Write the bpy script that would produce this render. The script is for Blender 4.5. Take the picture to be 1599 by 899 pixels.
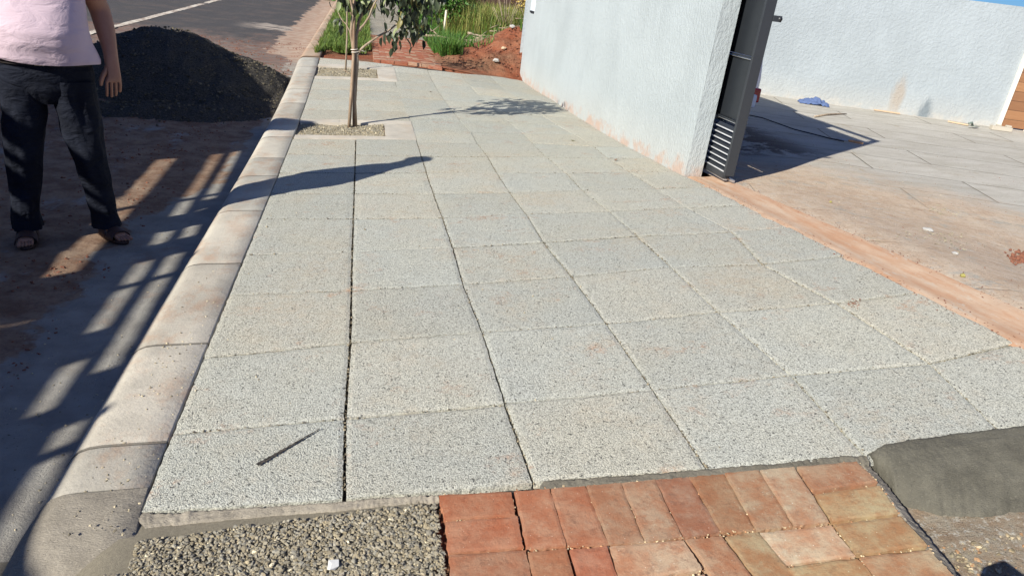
import bpy, bmesh, math, random
import numpy as np
from mathutils import Vector, Matrix, noise
random.seed(7); rng = np.random.default_rng(7)
for o in list(bpy.data.objects): bpy.data.objects.remove(o)
scene = bpy.context.scene
COL = scene.collection
R = math.radians

# ------------------------------------------------------------ camera
F_PX, YAW, PITCH, ROLL = 1097.2, 0.24428, 0.41049, 0.12763
CAM = Vector((0.6054, -1.6366, 1.5988))
_fw = Vector((math.sin(YAW)*math.cos(PITCH), math.cos(YAW)*math.cos(PITCH), -math.sin(PITCH)))
_r0 = Vector((math.cos(YAW), -math.sin(YAW), 0)); _u0 = _r0.cross(_fw)
_rt = _r0*math.cos(ROLL)+_u0*math.sin(ROLL); _up = -_r0*math.sin(ROLL)+_u0*math.cos(ROLL)
cam = bpy.data.cameras.new('camera'); cob = bpy.data.objects.new('camera', cam); COL.objects.link(cob)
cam.sensor_width = 36; cam.lens = 36*F_PX/1599.0; cam.clip_end = 600; cam.clip_start = .05
cob.matrix_world = Matrix(((_rt.x, _up.x, -_fw.x, CAM.x), (_rt.y, _up.y, -_fw.y, CAM.y), (_rt.z, _up.z, -_fw.z, CAM.z), (0, 0, 0, 1)))
scene.camera = cob

# ------------------------------------------------------------ sky, sun, exposure
SUN_AZ, SUN_EL = R(37.3), R(29.8)       # heading of the light on the ground, height of the sun
world = bpy.data.worlds.new('World'); scene.world = world; world.use_nodes = True
nt = world.node_tree; nt.nodes.clear()
sky = nt.nodes.new('ShaderNodeTexSky'); sky.sky_type = 'NISHITA'; sky.sun_disc = False
sky.sun_elevation = SUN_EL; sky.sun_rotation = R(232.7); sky.air_density = 1.0; sky.dust_density = .2; sky.ozone_density = 3.5
tc = nt.nodes.new('ShaderNodeTexCoord'); mp = nt.nodes.new('ShaderNodeMapping'); mp.inputs['Scale'].default_value = (1.5, 1.5, 6)
nz = nt.nodes.new('ShaderNodeTexNoise'); nz.inputs['Scale'].default_value = 2.2; nz.inputs['Detail'].default_value = 7
rp = nt.nodes.new('ShaderNodeValToRGB'); rp.color_ramp.elements[0].position = .56; rp.color_ramp.elements[1].position = .72
mx = nt.nodes.new('ShaderNodeMix'); mx.data_type = 'RGBA'; mx.inputs[7].default_value = (13.5, 14.2, 15, 1)
bg = nt.nodes.new('ShaderNodeBackground'); bg.inputs['Strength'].default_value = .040
wo = nt.nodes.new('ShaderNodeOutputWorld')
L = nt.links.new
L(tc.outputs['Generated'], mp.inputs['Vector']); L(mp.outputs[0], nz.inputs['Vector']); L(nz.outputs['Fac'], rp.inputs['Fac'])
tn = nt.nodes.new('ShaderNodeMix'); tn.data_type = 'RGBA'; tn.blend_type = 'MULTIPLY'; tn.inputs[0].default_value = 1; tn.inputs[7].default_value = (.42, .80, 1.50, 1)
L(sky.outputs[0], tn.inputs[6]); L(rp.outputs['Color'], mx.inputs[0]); L(tn.outputs[2], mx.inputs[6]); L(mx.outputs[2], bg.inputs[0]); L(bg.outputs[0], wo.inputs[0])
sl = bpy.data.lights.new('sun', 'SUN'); sl.energy = 5.0; sl.angle = R(.53); sl.color = (1, .955, .86)
so = bpy.data.objects.new('sun', sl); COL.objects.link(so)
ldir = Vector((math.cos(SUN_AZ)*math.cos(SUN_EL), math.sin(SUN_AZ)*math.cos(SUN_EL), -math.sin(SUN_EL)))
so.rotation_euler = ldir.to_track_quat('-Z', 'Y').to_euler(); so.location = (-20, -16, 14)
scene.view_settings.view_transform = 'Standard'; scene.view_settings.look = 'None'
scene.view_settings.exposure = .68; scene.view_settings.gamma = 1
scene.render.engine = 'CYCLES'

# ------------------------------------------------------------ lie of the land
def sm(t): t = min(1, max(0, t)); return t*t*(3-2*t)
def zpoly(X, Y):
    return .06433*X-.006376*Y+.017216*X*X+.0008177*X*Y-.0041493*Y*Y+.00056243*Y**3-.0038495*X*X*Y
def H(x, y):
    X = min(3.9, max(-.3, x)); Y = min(10.4, max(-1.0, y))
    z = zpoly(X, Y) - .10*sm((X-1.5)/1.9)*sm((Y-8.3)/2.5)
    t = sm((x-3.9)/1.6)
    return z*(1-t)+.25*t
def ZR(y): return H(0, y)-.14
def ray(u, v): return (_fw+_rt*((u-799.5)/F_PX)-_up*((v-449.5)/F_PX))
def on(u, v, off=0.0):
    z = 0
    for i in range(50):
        d = ray(u, v); t = (z-CAM.z)/d.z; q = CAM+d*t
        z = .5*z+.5*(H(q.x, q.y)+off)
    return q
def onz(u, v, z):
    d = ray(u, v); return CAM+d*((z-CAM.z)/d.z)
def n2(x, y, s=1.0, k=0.0): return noise.noise(Vector((x*s, y*s, k)))
def fbm(x, y, s=1.0, k=0.0, o=4): return noise.fractal(Vector((x*s, y*s, k)), 1.0, 2.0, o)

# ------------------------------------------------------------ object helpers
def link(name, me, m=None, parent=None):
    o = bpy.data.objects.new(name, me); COL.objects.link(o)
    if m: 
        for k in (m if isinstance(m, (list, tuple)) else [m]): me.materials.append(k)
    if parent: o.parent = parent
    return o
def empty(name, loc, rz=0):
    o = bpy.data.objects.new(name, None); COL.objects.link(o); o.location = loc; o.rotation_euler = (0, 0, rz); o.empty_display_size = .1; return o
def tag(o, label=None, cat=None, group=None, kind=None):
    if label: o['label'] = label
    if cat: o['category'] = cat
    if group: o['group'] = group
    if kind: o['kind'] = kind
    return o
def struct(o, label, cat=None): return tag(o, label, cat or o.name.split('.')[0].replace('_', ' '), None, 'structure')
class MB:
    def __init__(s): s.v = []; s.f = []; s.mi = []; s.smooth = []
    def add(s, vs, fs, mi=0, sm_=False):
        b = len(s.v); s.v += [tuple(q) for q in vs]; s.f += [tuple(i+b for i in f) for f in fs]; s.mi += [mi]*len(fs); s.smooth += [sm_]*len(fs); return b
    def box(s, c, d, M=None, mi=0, bev=0.0):
        x, y, z = d[0]/2, d[1]/2, d[2]/2
        if bev <= 0:
            vs = [Vector((a*x, b*y, e*z)) for e in (-1, 1) for b in (-1, 1) for a in (-1, 1)]
            fs = [(0, 2, 3, 1), (4, 5, 7, 6), (0, 1, 5, 4), (2, 6, 7, 3), (0, 4, 6, 2), (1, 3, 7, 5)]
        else:
            b_ = min(bev, x*.9, y*.9, z*.9); bm = bmesh.new(); bmesh.ops.create_cube(bm, size=1)
            for v in bm.verts: v.co = Vector((v.co.x*2*x, v.co.y*2*y, v.co.z*2*z))
            bmesh.ops.bevel(bm, geom=bm.edges[:], offset=b_, segments=2, affect='EDGES', profile=.6)
            bm.verts.index_update(); vs = [v.co.copy() for v in bm.verts]; fs = [tuple(v.index for v in f.verts) for f in bm.faces]; bm.free()
        c = Vector(c)
        vs = [((M @ v) if M else v)+c for v in vs]
        s.add(vs, fs, mi)
    def tube(s, pts, rad, n=8, mi=0, cap=True, wob=0.0):
        pts = [Vector(q) for q in pts]; rr = rad if isinstance(rad, (list, tuple)) else [rad]*len(pts)
        vs = []; t0 = None; a = None
        for i, q in enumerate(pts):
            t = (pts[min(i+1, len(pts)-1)]-pts[max(i-1, 0)]).normalized()
            if a is None: a = t.orthogonal().normalized()
            else: a = (a-t*a.dot(t)).normalized()
            b = t.cross(a)
            for k in range(n):
                w = 2*math.pi*k/n; rr_ = rr[i]*(1+wob*noise.noise(Vector((q.x*20+math.cos(w)*2, q.y*20+math.sin(w)*2, q.z*20))))
                vs.append(q+(a*math.cos(w)+b*math.sin(w))*rr_)
        fs = [(i*n+k, i*n+(k+1) % n, (i+1)*n+(k+1) % n, (i+1)*n+k) for i in range(len(pts)-1) for k in range(n)]
        if cap: fs += [tuple(range(n-1, -1, -1)), tuple(range((len(pts)-1)*n, len(pts)*n))]
        s.add(vs, fs, mi, True)
    def grid(s, nx, ny, fn, mi=0, sm_=True, close=False):
        vs = [fn(i/nx, j/ny) for j in range(ny+1) for i in range(nx+1)]
        fs = [(j*(nx+1)+i, j*(nx+1)+i+1, (j+1)*(nx+1)+i+1, (j+1)*(nx+1)+i) for j in range(ny) for i in range(nx)]
        return s.add(vs, fs, mi, sm_)
    def loft(s, rings, cap=True, mi=0):
        n = len(rings[0]); vs = [q for r in rings for q in r]
        fs = [(i*n+k, i*n+(k+1) % n, (i+1)*n+(k+1) % n, (i+1)*n+k) for i in range(len(rings)-1) for k in range(n)]
        if cap: fs += [tuple(range(n-1, -1, -1)), tuple(range((len(rings)-1)*n, len(rings)*n))]
        s.add(vs, fs, mi, True)
    def build(s, name, m=None, parent=None, cols=None):
        me = bpy.data.meshes.new(name); me.from_pydata(s.v, [], s.f)
        me.polygons.foreach_set('material_index', s.mi); me.polygons.foreach_set('use_smooth', s.smooth); me.update()
        return link(name, me, m, parent)
def raw(name, V, Fq, m, smooth=False, parent=None, tint=None):
    """fast mesh from numpy arrays: V (n,3), Fq (m,k); tint (m,3) per face"""
    me = bpy.data.meshes.new(name); k = Fq.shape[1]
    me.vertices.add(len(V)); me.vertices.foreach_set('co', V.astype(np.float32).ravel())
    me.loops.add(Fq.size); me.loops.foreach_set('vertex_index', Fq.astype(np.int32).ravel())
    me.polygons.add(len(Fq)); me.polygons.foreach_set('loop_start', np.arange(0, Fq.size, k, dtype=np.int32)); me.polygons.foreach_set('loop_total', np.full(len(Fq), k, dtype=np.int32))
    me.update(calc_edges=True)
    me.polygons.foreach_set('use_smooth', np.full(len(Fq), smooth))
    if tint is not None: set_tint(me, tint, k)
    return link(name, me, m, parent)
def set_tint(me, tint, k=None):
    a = me.color_attributes.new('tint', 'FLOAT_COLOR', 'CORNER')
    lt = np.zeros(len(me.polygons), dtype=np.int32); me.polygons.foreach_get('loop_total', lt)
    c = np.repeat(np.c_[tint, np.ones(len(tint))], lt, axis=0); a.data.foreach_set('color', c.astype(np.float32).ravel())

# ------------------------------------------------------------ materials
class MT:
    def __init__(s, name, rough=.8, spec=.3, metal=0):
        s.m = bpy.data.materials.new(name); s.m.use_nodes = True; s.t = s.m.node_tree; s.b = s.t.nodes['Principled BSDF']
        s.b.inputs['Roughness'].default_value = rough; s.b.inputs['Metallic'].default_value = metal
        s.b.inputs['Specular IOR Level'].default_value = spec
        s.pos = s.t.nodes.new('ShaderNodeNewGeometry').outputs['Position']
    def N(s, ty): return s.t.nodes.new(ty)
    def put(s, sock, v):
        if isinstance(v, bpy.types.NodeSocket): s.t.links.new(v, sock)
        elif isinstance(v, (tuple, list)) and len(v) == 3 and sock.type == 'RGBA': sock.default_value = (*v, 1)
        else: sock.default_value = v
    def obj(s): return s.N('ShaderNodeTexCoord').outputs['Object']
    def mapv(s, sc=(1, 1, 1), rot=(0, 0, 0), loc=(0, 0, 0), src=None):
        n = s.N('ShaderNodeMapping'); n.inputs['Scale'].default_value = sc; n.inputs['Rotation'].default_value = rot; n.inputs['Location'].default_value = loc
        s.put(n.inputs['Vector'], src or s.pos); return n.outputs[0]
    def noise(s, sc, det=4, rough=.55, vec=None, dist=0):
        n = s.N('ShaderNodeTexNoise'); n.inputs['Scale'].default_value = sc; n.inputs['Detail'].default_value = det; n.inputs['Roughness'].default_value = rough
        n.inputs['Distortion'].default_value = dist; s.put(n.inputs['Vector'], vec or s.pos); return n.outputs['Fac']
    def vor(s, sc, vec=None, out='Distance', feat='F1', rnd=1):
        n = s.N('ShaderNodeTexVoronoi'); n.feature = feat; n.inputs['Scale'].default_value = sc; n.inputs['Randomness'].default_value = rnd
        s.put(n.inputs['Vector'], vec or s.pos); return n.outputs[out]
    def mr(s, v, a, b, c=0., d=1., smooth=True):
        n = s.N('ShaderNodeMapRange'); n.interpolation_type = 'SMOOTHSTEP' if smooth else 'LINEAR'
        s.put(n.inputs[0], v); n.inputs[1].default_value = a; n.inputs[2].default_value = b; n.inputs[3].default_value = c; n.inputs[4].default_value = d; return n.outputs[0]
    def ma(s, op, a, b=0.0):
        n = s.N('ShaderNodeMath'); n.operation = op; s.put(n.inputs[0], a); s.put(n.inputs[1], b); return n.outputs[0]
    def mix(s, f, a, b, mode='MIX'):
        n = s.N('ShaderNodeMix'); n.data_type = 'RGBA'; n.blend_type = mode; s.put(n.inputs[0], f); s.put(n.inputs[6], a); s.put(n.inputs[7], b); return n.outputs[2]
    def xyz(s, v=None):
        n = s.N('ShaderNodeSeparateXYZ'); s.put(n.inputs[0], v or s.pos); return n.outputs
    def attr(s, name='tint'):
        n = s.N('ShaderNodeAttribute'); n.attribute_name = name; return n.outputs['Color']
    def col(s, c): s.put(s.b.inputs['Base Color'], c); return s
    def rgh(s, c): s.put(s.b.inputs['Roughness'], c); return s
    def bump(s, h, dist, st=1.0, prev=None):
        n = s.N('ShaderNodeBump'); n.inputs['Strength'].default_value = st; n.inputs['Distance'].default_value = dist; s.put(n.inputs['Height'], h)
        if prev: s.put(n.inputs['Normal'], prev)
        s.put(s.b.inputs['Normal'], n.outputs[0]); return n.outputs[0]

def mat_porous(name, base, tint=True, pit=.55):
    m = MT(name, .92, .15)
    wv = m.N('ShaderNodeVectorMath'); wv.operation = 'ADD'; nv = m.N('ShaderNodeTexNoise'); nv.inputs['Scale'].default_value = 90; m.put(nv.inputs['Vector'], m.pos)
    sv = m.N('ShaderNodeVectorMath'); sv.operation = 'SCALE'; sv.inputs['Scale'].default_value = .006; m.put(sv.inputs[0], nv.outputs['Color']); m.put(wv.inputs[0], m.pos); m.put(wv.inputs[1], sv.outputs[0])
    v = m.vor(195, wv.outputs[0]); cellc = m.vor(195, wv.outputs[0], 'Color')
    g = m.noise(300, 3, .6); big = m.noise(2.2, 5, .6); mid = m.noise(11, 4, .6)
    pits = m.mr(v, .47, .68); holes = m.mr(m.noise(105, 2, .5), .62, .69)
    cv = m.N('ShaderNodeSeparateColor'); m.put(cv.inputs[0], cellc)
    c = m.mix(m.mr(cv.outputs[0], 0, 1), tuple(x*.80 for x in base), tuple(min(1, x*1.20) for x in base))
    c = m.mix(m.ma('MULTIPLY', m.mr(g, .35, .65, 1, 0), .3), c, tuple(x*.7 for x in base))
    c = m.mix(m.mr(big, .3, .75), c, m.mix(1, c, (1.04, 1.0, .94), 'MULTIPLY'))
    c = m.mix(m.ma('MULTIPLY', m.mr(mid, .50, .75), .35), c, m.mix(1, c, (.8, .80, .78), 'MULTIPLY'))
    st = m.ma('MULTIPLY', m.mr(m.noise(3.3, 6, .72, m.mapv((1, 1.3, 1), loc=(11, 3, 0))), .55, .70), m.mr(m.noise(38, 4, .7), .38, .62))
    c = m.mix(m.ma('MULTIPLY', st, .85), c, (.46, .27, .17))
    st2 = m.ma('MULTIPLY', m.mr(m.noise(1.7, 6, .72, m.mapv(loc=(4, 8, 0))), .46, .66), m.mr(m.noise(22, 4, .7), .30, .65))
    c = m.mix(m.ma('MULTIPLY', st2, .5), c, (.52, .43, .31))
    c = m.mix(m.ma('MULTIPLY', pits, pit), c, tuple(x*.36 for x in base))
    c = m.mix(m.ma('MULTIPLY', holes, .85), c, (.08, .08, .072))
    if tint: c = m.mix(1, c, m.attr(), 'MULTIPLY')
    m.col(c)
    h = m.ma('SUBTRACT', m.ma('MULTIPLY', g, .4), m.ma('ADD', m.ma('MULTIPLY', v, .8), m.ma('MULTIPLY', holes, 1.0)))
    m.bump(h, .0034, .85); return m.m
M = {}
M['slab'] = mat_porous('porous_concrete', (.508, .508, .442))
def mat_kerb(name, base, dirt):
    m = MT(name, .85, .25); y = m.xyz()[1]
    c = m.mix(m.mr(m.noise(4, 5, .6), .3, .7), base, tuple(x*.80 for x in base))
    c = m.mix(m.ma('MULTIPLY', m.mr(m.noise(3.6, 7, .75, m.mapv((1, .7, 1), loc=(2, 9, 0))), .46, .64), .6), c, dirt)
    c = m.mix(m.ma('MULTIPLY', m.mr(m.noise(120, 4, .7), .55, .68), .45), c, tuple(x*.5 for x in base))
    c = m.mix(m.ma('MULTIPLY', m.mr(m.noise(19, 6, .75), .52, .66), .4), c, tuple(x*.6 for x in base))
    c = m.mix(m.ma('MULTIPLY', m.mr(m.noise(1.3, 5, .6), .45, .6), .35), c, tuple(min(1, x*1.2) for x in base))
    c = m.mix(m.ma('MULTIPLY', m.mr(m.vor(38), .02, .16, 1, 0), .45), c, (.16, .14, .12))
    m.col(m.mix(1, c, m.attr(), 'MULTIPLY')); h = m.ma('ADD', m.ma('MULTIPLY', m.noise(60, 4), .6), m.noise(7, 3)); m.bump(m.ma('ADD', h, m.ma('MULTIPLY', m.noise(140, 4, .7), .5)), .005, .7); return m.m
M['kerb'] = mat_kerb('kerb_concrete', (.45, .42, .355), (.37, .24, .16))
M['kerb_far'] = mat_kerb('dusty_kerb_concrete', (.42, .32, .23), (.40, .20, .11))
M['frame'] = mat_kerb('pit_frame_concrete', (.50, .46, .39), (.44, .36, .27))
def mat_mortar(name, base, rough=.9):
    m = MT(name, rough, .25)
    c = m.mix(m.mr(m.noise(9, 6, .65), .3, .7), base, tuple(x*.7 for x in base))
    c = m.mix(m.ma('MULTIPLY', m.mr(m.noise(150, 3), .55, .75), .5), c, tuple(min(1, x*1.5) for x in base))
    c = m.mix(m.ma('MULTIPLY', m.mr(m.vor(90), .05, .2, 1, 0), .6), c, tuple(x*.35 for x in base)); m.col(c)
    h = m.ma('ADD', m.noise(120, 4, .6, m.mapv((1, 3, 1))), m.ma('MULTIPLY', m.noise(14, 5, .6, m.mapv((.6, 2.2, 1))), 1.6)); m.bump(h, .007, .7); return m.m
M['mortar'] = mat_mortar('fresh_mortar', (.165, .15, .118)); M['mortar_wet'] = mat_mortar('wet_trowelled_mortar', (.125, .117, .092)); M['mortar_light'] = mat_mortar('dry_mortar', (.31, .275, .22))
def mat_plain(name, base, rough=.6, spec=.4, metal=0, var=.12, sc=30, bump=.001, tint=False):
    m = MT(name, rough, spec, metal); m_obj = m.obj()
    c = m.mix(m.noise(sc, 4, .6, m_obj), tuple(x*(1-var) for x in base), tuple(min(1, x*(1+var)) for x in base))
    if tint: c = m.mix(1, c, m.attr(), 'MULTIPLY')
    m.col(c)
    if bump: m.bump(m.noise(sc*4, 3, .5, m_obj), bump, .5)
    return m.m
M['stone'] = mat_plain('crushed_stone', (.29, .255, .185), .85, .3, 0, .3, 90, .002, True)
M['redclod'] = mat_plain('red_clod', (.22, .095, .06), .95, .1, 0, .3, 60, .006)
M['quartz'] = mat_plain('white_quartz', (.62, .61, .58), .6)

# ground: red soil with grass litter
m = MT('red_soil', .95, .1); x_, y_, z_ = m.xyz()
c = m.mix(m.mr(m.noise(3, 8, .7), .3, .7), (.24, .075, .038), (.33, .13, .07))
c = m.mix(m.ma('MULTIPLY', m.mr(m.noise(.8, 4), .45, .6), .5), c, (.17, .14, .09))
c = m.mix(m.ma('MULTIPLY', m.mr(m.vor(24), .05, .25, 1, 0), .6), c, (.36, .27, .2))
c = m.mix(m.ma('MULTIPLY', m.mr(m.noise(90, 3), .5, .7), .5), c, (.10, .045, .03)); m.col(c)
m.bump(m.ma('ADD', m.noise(14, 8, .75), m.ma('MULTIPLY', m.noise(80, 4, .7), .4)), .05, .8); M['soil'] = m.m
# foreground rubble soil
m = MT('rubble_soil', .95, .1)
c = m.mix(m.mr(m.noise(14, 6, .7), .35, .65), (.40, .35, .27), (.34, .25, .17))
c = m.mix(m.mr(m.noise(45, 5, .75), .54, .62), c, (.58, .54, .46)); c = m.mix(m.mr(m.vor(55), .04, .2, 1, 0), c, (.13, .11, .09)); m.col(c)
m.bump(m.noise(40, 8, .8), .03, .9); M['rubble'] = m.m
M['gravel_fines'] = mat_plain('gravel_fines', (.20, .178, .135), .95, .1, 0, .45, 120, .006)
# road: gutter concrete, red dirt, asphalt
m = MT('road_surface', .9, .2); x_, y_, z_ = m.xyz()
wob = m.ma('MULTIPLY', m.ma('SUBTRACT', m.noise(2.6, 6, .65), .5), .75)
wob2 = m.ma('MULTIPLY', m.ma('SUBTRACT', m.noise(1.1, 8, .75, m.mapv((1, .45, 1), loc=(5, 1, 0))), .5), 7.)
gr = m.noise(170, 3)
asph = m.mix(m.mr(gr, .35, .65), (.05, .047, .046), (.105, .098, .092)); asph = m.mix(m.ma('MULTIPLY', m.mr(m.noise(1.2, 6, .7), .45, .7), .5), asph, (.15, .115, .095))
dirt = m.mix(m.mr(m.noise(5, 8, .72), .35, .65), (.18, .105, .066), (.29, .21, .145)); dirt = m.mix(m.ma('MULTIPLY', m.mr(m.noise(38, 5, .7), .5, .7), .5), dirt, (.10, .055, .04))
dirt = m.mix(m.mr(m.noise(2.2, 5, .7, m.mapv((1, .7, 1), loc=(1, 4, 2))), .56, .68), dirt, (.27, .255, .235))
red = m.mix(m.mr(m.noise(9, 8, .75), .4, .6), (.15, .10, .08), (.24, .125, .085))
c = m.mix(m.mr(m.ma('ADD', y_, wob2), 8.4, 9.6), dirt, m.mix(m.mr(m.noise(7, 6, .7, m.mapv((.5, 1.8, 1))), .42, .58), red, (.19, .16, .135)))
c = m.mix(m.mr(m.ma('ADD', y_, wob2), 12.5, 14.5), c, asph)
# pale cement spill across the asphalt
spill = m.ma('MULTIPLY', m.mr(m.ma('ADD', y_, m.ma('MULTIPLY', wob2, .35)), 15.4, 15.8), m.mr(m.ma('ADD', y_, m.ma('MULTIPLY', wob2, .35)), 16.7, 17.2, 1, 0))
spill = m.ma('MULTIPLY', spill, m.ma('MULTIPLY', m.mr(x_, -2.3, -1.2), m.mr(m.noise(3, 6, .8, m.mapv((.6, 2, 1))), .42, .52)))
c = m.mix(spill, c, (.44, .37, .30))
gut = m.mix(m.mr(m.noise(6, 6, .6), .3, .7), (.30, .285, .25), (.22, .205, .18)); gut = m.mix(m.ma('MULTIPLY', m.mr(m.noise(3.5, 6, .7, m.mapv(loc=(7, 7, 0))), .55, .7), .5), gut, (.24, .155, .11))
gut = m.mix(m.ma('MULTIPLY', m.mr(m.vor(30), .02, .13, 1, 0), .8), gut, (.09, .08, .07))
gut = m.mix(m.mr(y_, 9.8, 11.5), gut, m.mix(m.mr(m.noise(5, 6), .4, .6), (.42, .32, .24), (.36, .24, .17)))
gx = m.ma('ADD', m.ma('ADD', x_, wob), m.ma('MULTIPLY', m.mr(y_, 3.3, 4.6), -.42)); gx = m.ma('ADD', gx, m.ma('MULTIPLY', m.mr(y_, 10.5, 12), .5))
c = m.mix(m.mr(gx, -.90, -.84), c, gut); m.col(c)
m.bump(m.ma('ADD', m.noise(24, 8, .8), m.ma('MULTIPLY', gr, .35)), .016, .6); M['road'] = m.m
m = MT('road_line', .85, .2); c = m.mix(m.mr(m.noise(5, 7, .75), .46, .58), (.62, .56, .46), (.30, .22, .17)); m.col(c); M['line'] = m.m
# brick
m = MT('clay_brick', .9, .15)
c = m.mix(m.mr(m.noise(9, 6, .7), .35, .68), (.33, .14, .078), (.38, .235, .155)); c = m.mix(m.ma('MULTIPLY', m.mr(m.noise(5, 7, .75, m.mapv(loc=(4, 2, 8))), .50, .66), .55), c, (.42, .31, .22))
c = m.mix(m.ma('MULTIPLY', m.mr(m.noise(26, 6, .75), .54, .66), .5), c, (.20, .11, .075))
c = m.mix(m.ma('MULTIPLY', m.mr(m.noise(60, 4, .7), .6, .72), .6), c, (.22, .12, .08)); c = m.mix(m.mr(m.vor(45), .02, .10, 1, 0), c, (.58, .45, .36))
c = m.mix(1, c, m.attr(), 'MULTIPLY'); m.col(c); m.bump(m.ma('ADD', m.noise(70, 7, .8), m.ma('MULTIPLY', m.noise(14, 4), 1.4)), .005, .7); M['brick'] = m.m
# stucco
def mat_stucco(name, base, sc, streak):
    m = MT(name, .9, .12); x_, y_, z_ = m.xyz()
    vv = m.mapv((1, 1, streak))
    n1 = m.noise(sc, 5, .65, vv); n0 = m.noise(1.1, 5, .6)
    c = m.mix(m.mr(n0, .3, .7), base, tuple(x*.88 for x in base)); c = m.mix(m.ma('MULTIPLY', m.mr(m.noise(5, 6, .7, m.mapv((1, 1, .18), loc=(3, 3, 3))), .56, .66), .25), c, tuple(x*.8 for x in base))
    c = m.mix(m.ma('MULTIPLY', m.mr(m.noise(2.5, 5, .6, m.mapv((1, 1, .12))), .55, .75), .35), c, tuple(min(1, x*1.16) for x in base))
    hz = m.ma('SUBTRACT', z_, m.mr(y_, 3.8, 8.5, .22, .03, False)) if streak < 1 else m.ma('SUBTRACT', z_, .25)
    low = m.mr(m.ma('ADD', hz, m.ma('MULTIPLY', m.ma('SUBTRACT', m.noise(6, 6, .7), .5), -.5)), .0, .13, 1, 0)
    low = m.ma('MULTIPLY', low, m.mr(m.noise(4, 5, .7, m.mapv(loc=(3, 1, 2))), .38, .56))
    c = m.mix(m.ma('MULTIPLY', low, .85 if streak < 1 else .35), c, (.40, .27, .21) if streak < 1 else (.50, .44, .36))
    c = m.mix(m.ma('MULTIPLY', m.mr(hz, 0, .5, 1, 0), .22), c, (.50, .45, .37)); c = m.mix(m.ma('MULTIPLY', m.mr(m.noise(170, 3, .6), .55, .7), .25), c, m.mix(1, c, (.72, .73, .74), 'MULTIPLY')); m.col(c)
    h = m.ma('ADD', m.mr(n1, .35, .7), m.ma('MULTIPLY', m.noise(sc*3, 3, .6, vv), .3)); m.bump(h, .005 if streak < 1 else .007, .7); return m
ms = mat_stucco('white_stucco', (.395, .437, .443), 42, .45); M['stucco'] = ms.m
ms = mat_stucco('far_stucco', (.345, .383, .402), 20, 1.0)
M['stucco_far'] = ms.m
# a brown stain and a painted blurry shadow on the far wall
def spot(mt, cx, cy, cz, rx, rz_, colr, amt):
    s = mt.b.inputs['Base Color'].links[0].from_socket
    v = mt.mapv((1/rx, 1/rx, 1/rz_), loc=(-cx/rx, -cy/rx, -cz/rz_)); n = mt.N('ShaderNodeVectorMath'); n.operation = 'LENGTH'; mt.put(n.inputs[0], v)
    f = mt.ma('ADD', n.outputs['Value'], mt.ma('MULTIPLY', mt.ma('SUBTRACT', mt.noise(9, 5, .7, mt.mapv((1, 1, .3))), .5), 1.4))
    mt.put(mt.b.inputs['Base Color'], mt.mix(mt.ma('MULTIPLY', mt.mr(f, .25, 1.1, 1, 0), amt), s, colr))
A_W = onz(1187, 147, .25); B_W = onz(1555, 198, .25)
WD = (B_W-A_W); WD.z = 0; WD.normalize(); WN = Vector((WD.y, -WD.x, 0))      # WN points to the camera side
def onfar(u, v):
    d = ray(u, v); t = (A_W-CAM).dot(WN)/d.dot(WN); return CAM+d*t
q = onfar(1402, 150); spot(ms, q.x, q.y, q.z, .13, .40, (.33, .26, .19), .6)
q = onfar(1443, 178); spot(ms, q.x, q.y, q.z, .17, .30, (.14, .17, .19), .8)  # dark blurry shadow put into the wall colour
# yard slab
m = MT('dusty_yard_concrete', .92, .15); x_, y_, z_ = m.xyz()
vv = m.mapv((1, 1, 1), rot=(0, 0, R(20)))
br = m.N('ShaderNodeTexBrick'); br.offset = .37; br.inputs['Scale'].default_value = 1; br.inputs['Mortar Size'].default_value = .012; br.inputs['Mortar Smooth'].default_value = .3; br.inputs['Brick Width'].default_value = 2.4; br.inputs['Row Height'].default_value = .80
br.inputs['Color1'].default_value = (1, 1, 1, 1); br.inputs['Color2'].default_value = (.86, .86, .86, 1); br.inputs['Mortar'].default_value = (.35, .33, .3, 1); m.put(br.inputs['Vector'], vv)
c = m.mix(m.mr(m.noise(3, 7, .7, m.mapv((.6, 2, 1), rot=(0, 0, R(20)))), .35, .65), (.53, .505, .445), (.45, .42, .355)); c = m.mix(m.ma('MULTIPLY', m.mr(m.vor(7, out='Color') , 0, 1), .0), c, c)
c = m.mix(.8, c, br.outputs['Color'], 'MULTIPLY')
dustm = m.mr(m.ma('ADD', m.ma('ADD', x_, m.ma('MULTIPLY', y_, .75)), m.ma('MULTIPLY', m.ma('SUBTRACT', m.noise(1.1, 6, .7), .5), 4.5)), 7.6, 9.6, 1, 0)
dc = m.mix(m.mr(m.noise(6, 8, .75), .38, .62), (.58, .46, .335), (.48, .345, .235)); dc = m.mix(m.mr(m.noise(3.3, 7, .75, m.mapv(loc=(9, 2, 0))), .54, .66), dc, (.40, .37, .31))
dc = m.mix(m.ma('MULTIPLY', m.mr(m.noise(55, 5, .7), .56, .7), .7), dc, (.22, .13, .08)); dc = m.mix(m.ma('MULTIPLY', m.mr(m.noise(17, 7, .8), .54, .64), .55), dc, (.30, .19, .125)); dc = m.mix(m.ma('MULTIPLY', m.mr(m.noise(11, 7, .8, m.mapv(loc=(6, 6, 0))), .54, .62), .6), dc, (.52, .47, .39))
c = m.mix(m.ma('MULTIPLY', m.mr(m.noise(8, 7, .8, m.mapv((.5, 2, 1), rot=(0, 0, R(20)))), .52, .62), .4), c, (.30, .27, .22))
c = m.mix(m.ma('MULTIPLY', dustm, .88), c, dc)
q = onz(1400, 372, .33)
c = m.mix(m.ma('MULTIPLY', m.mr(m.noise(.9, 6, .8, m.mapv((1.4, 1, 1), loc=(2.2, 8, 0))), .60, .72), .5), c, (.30, .22, .12))
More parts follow.
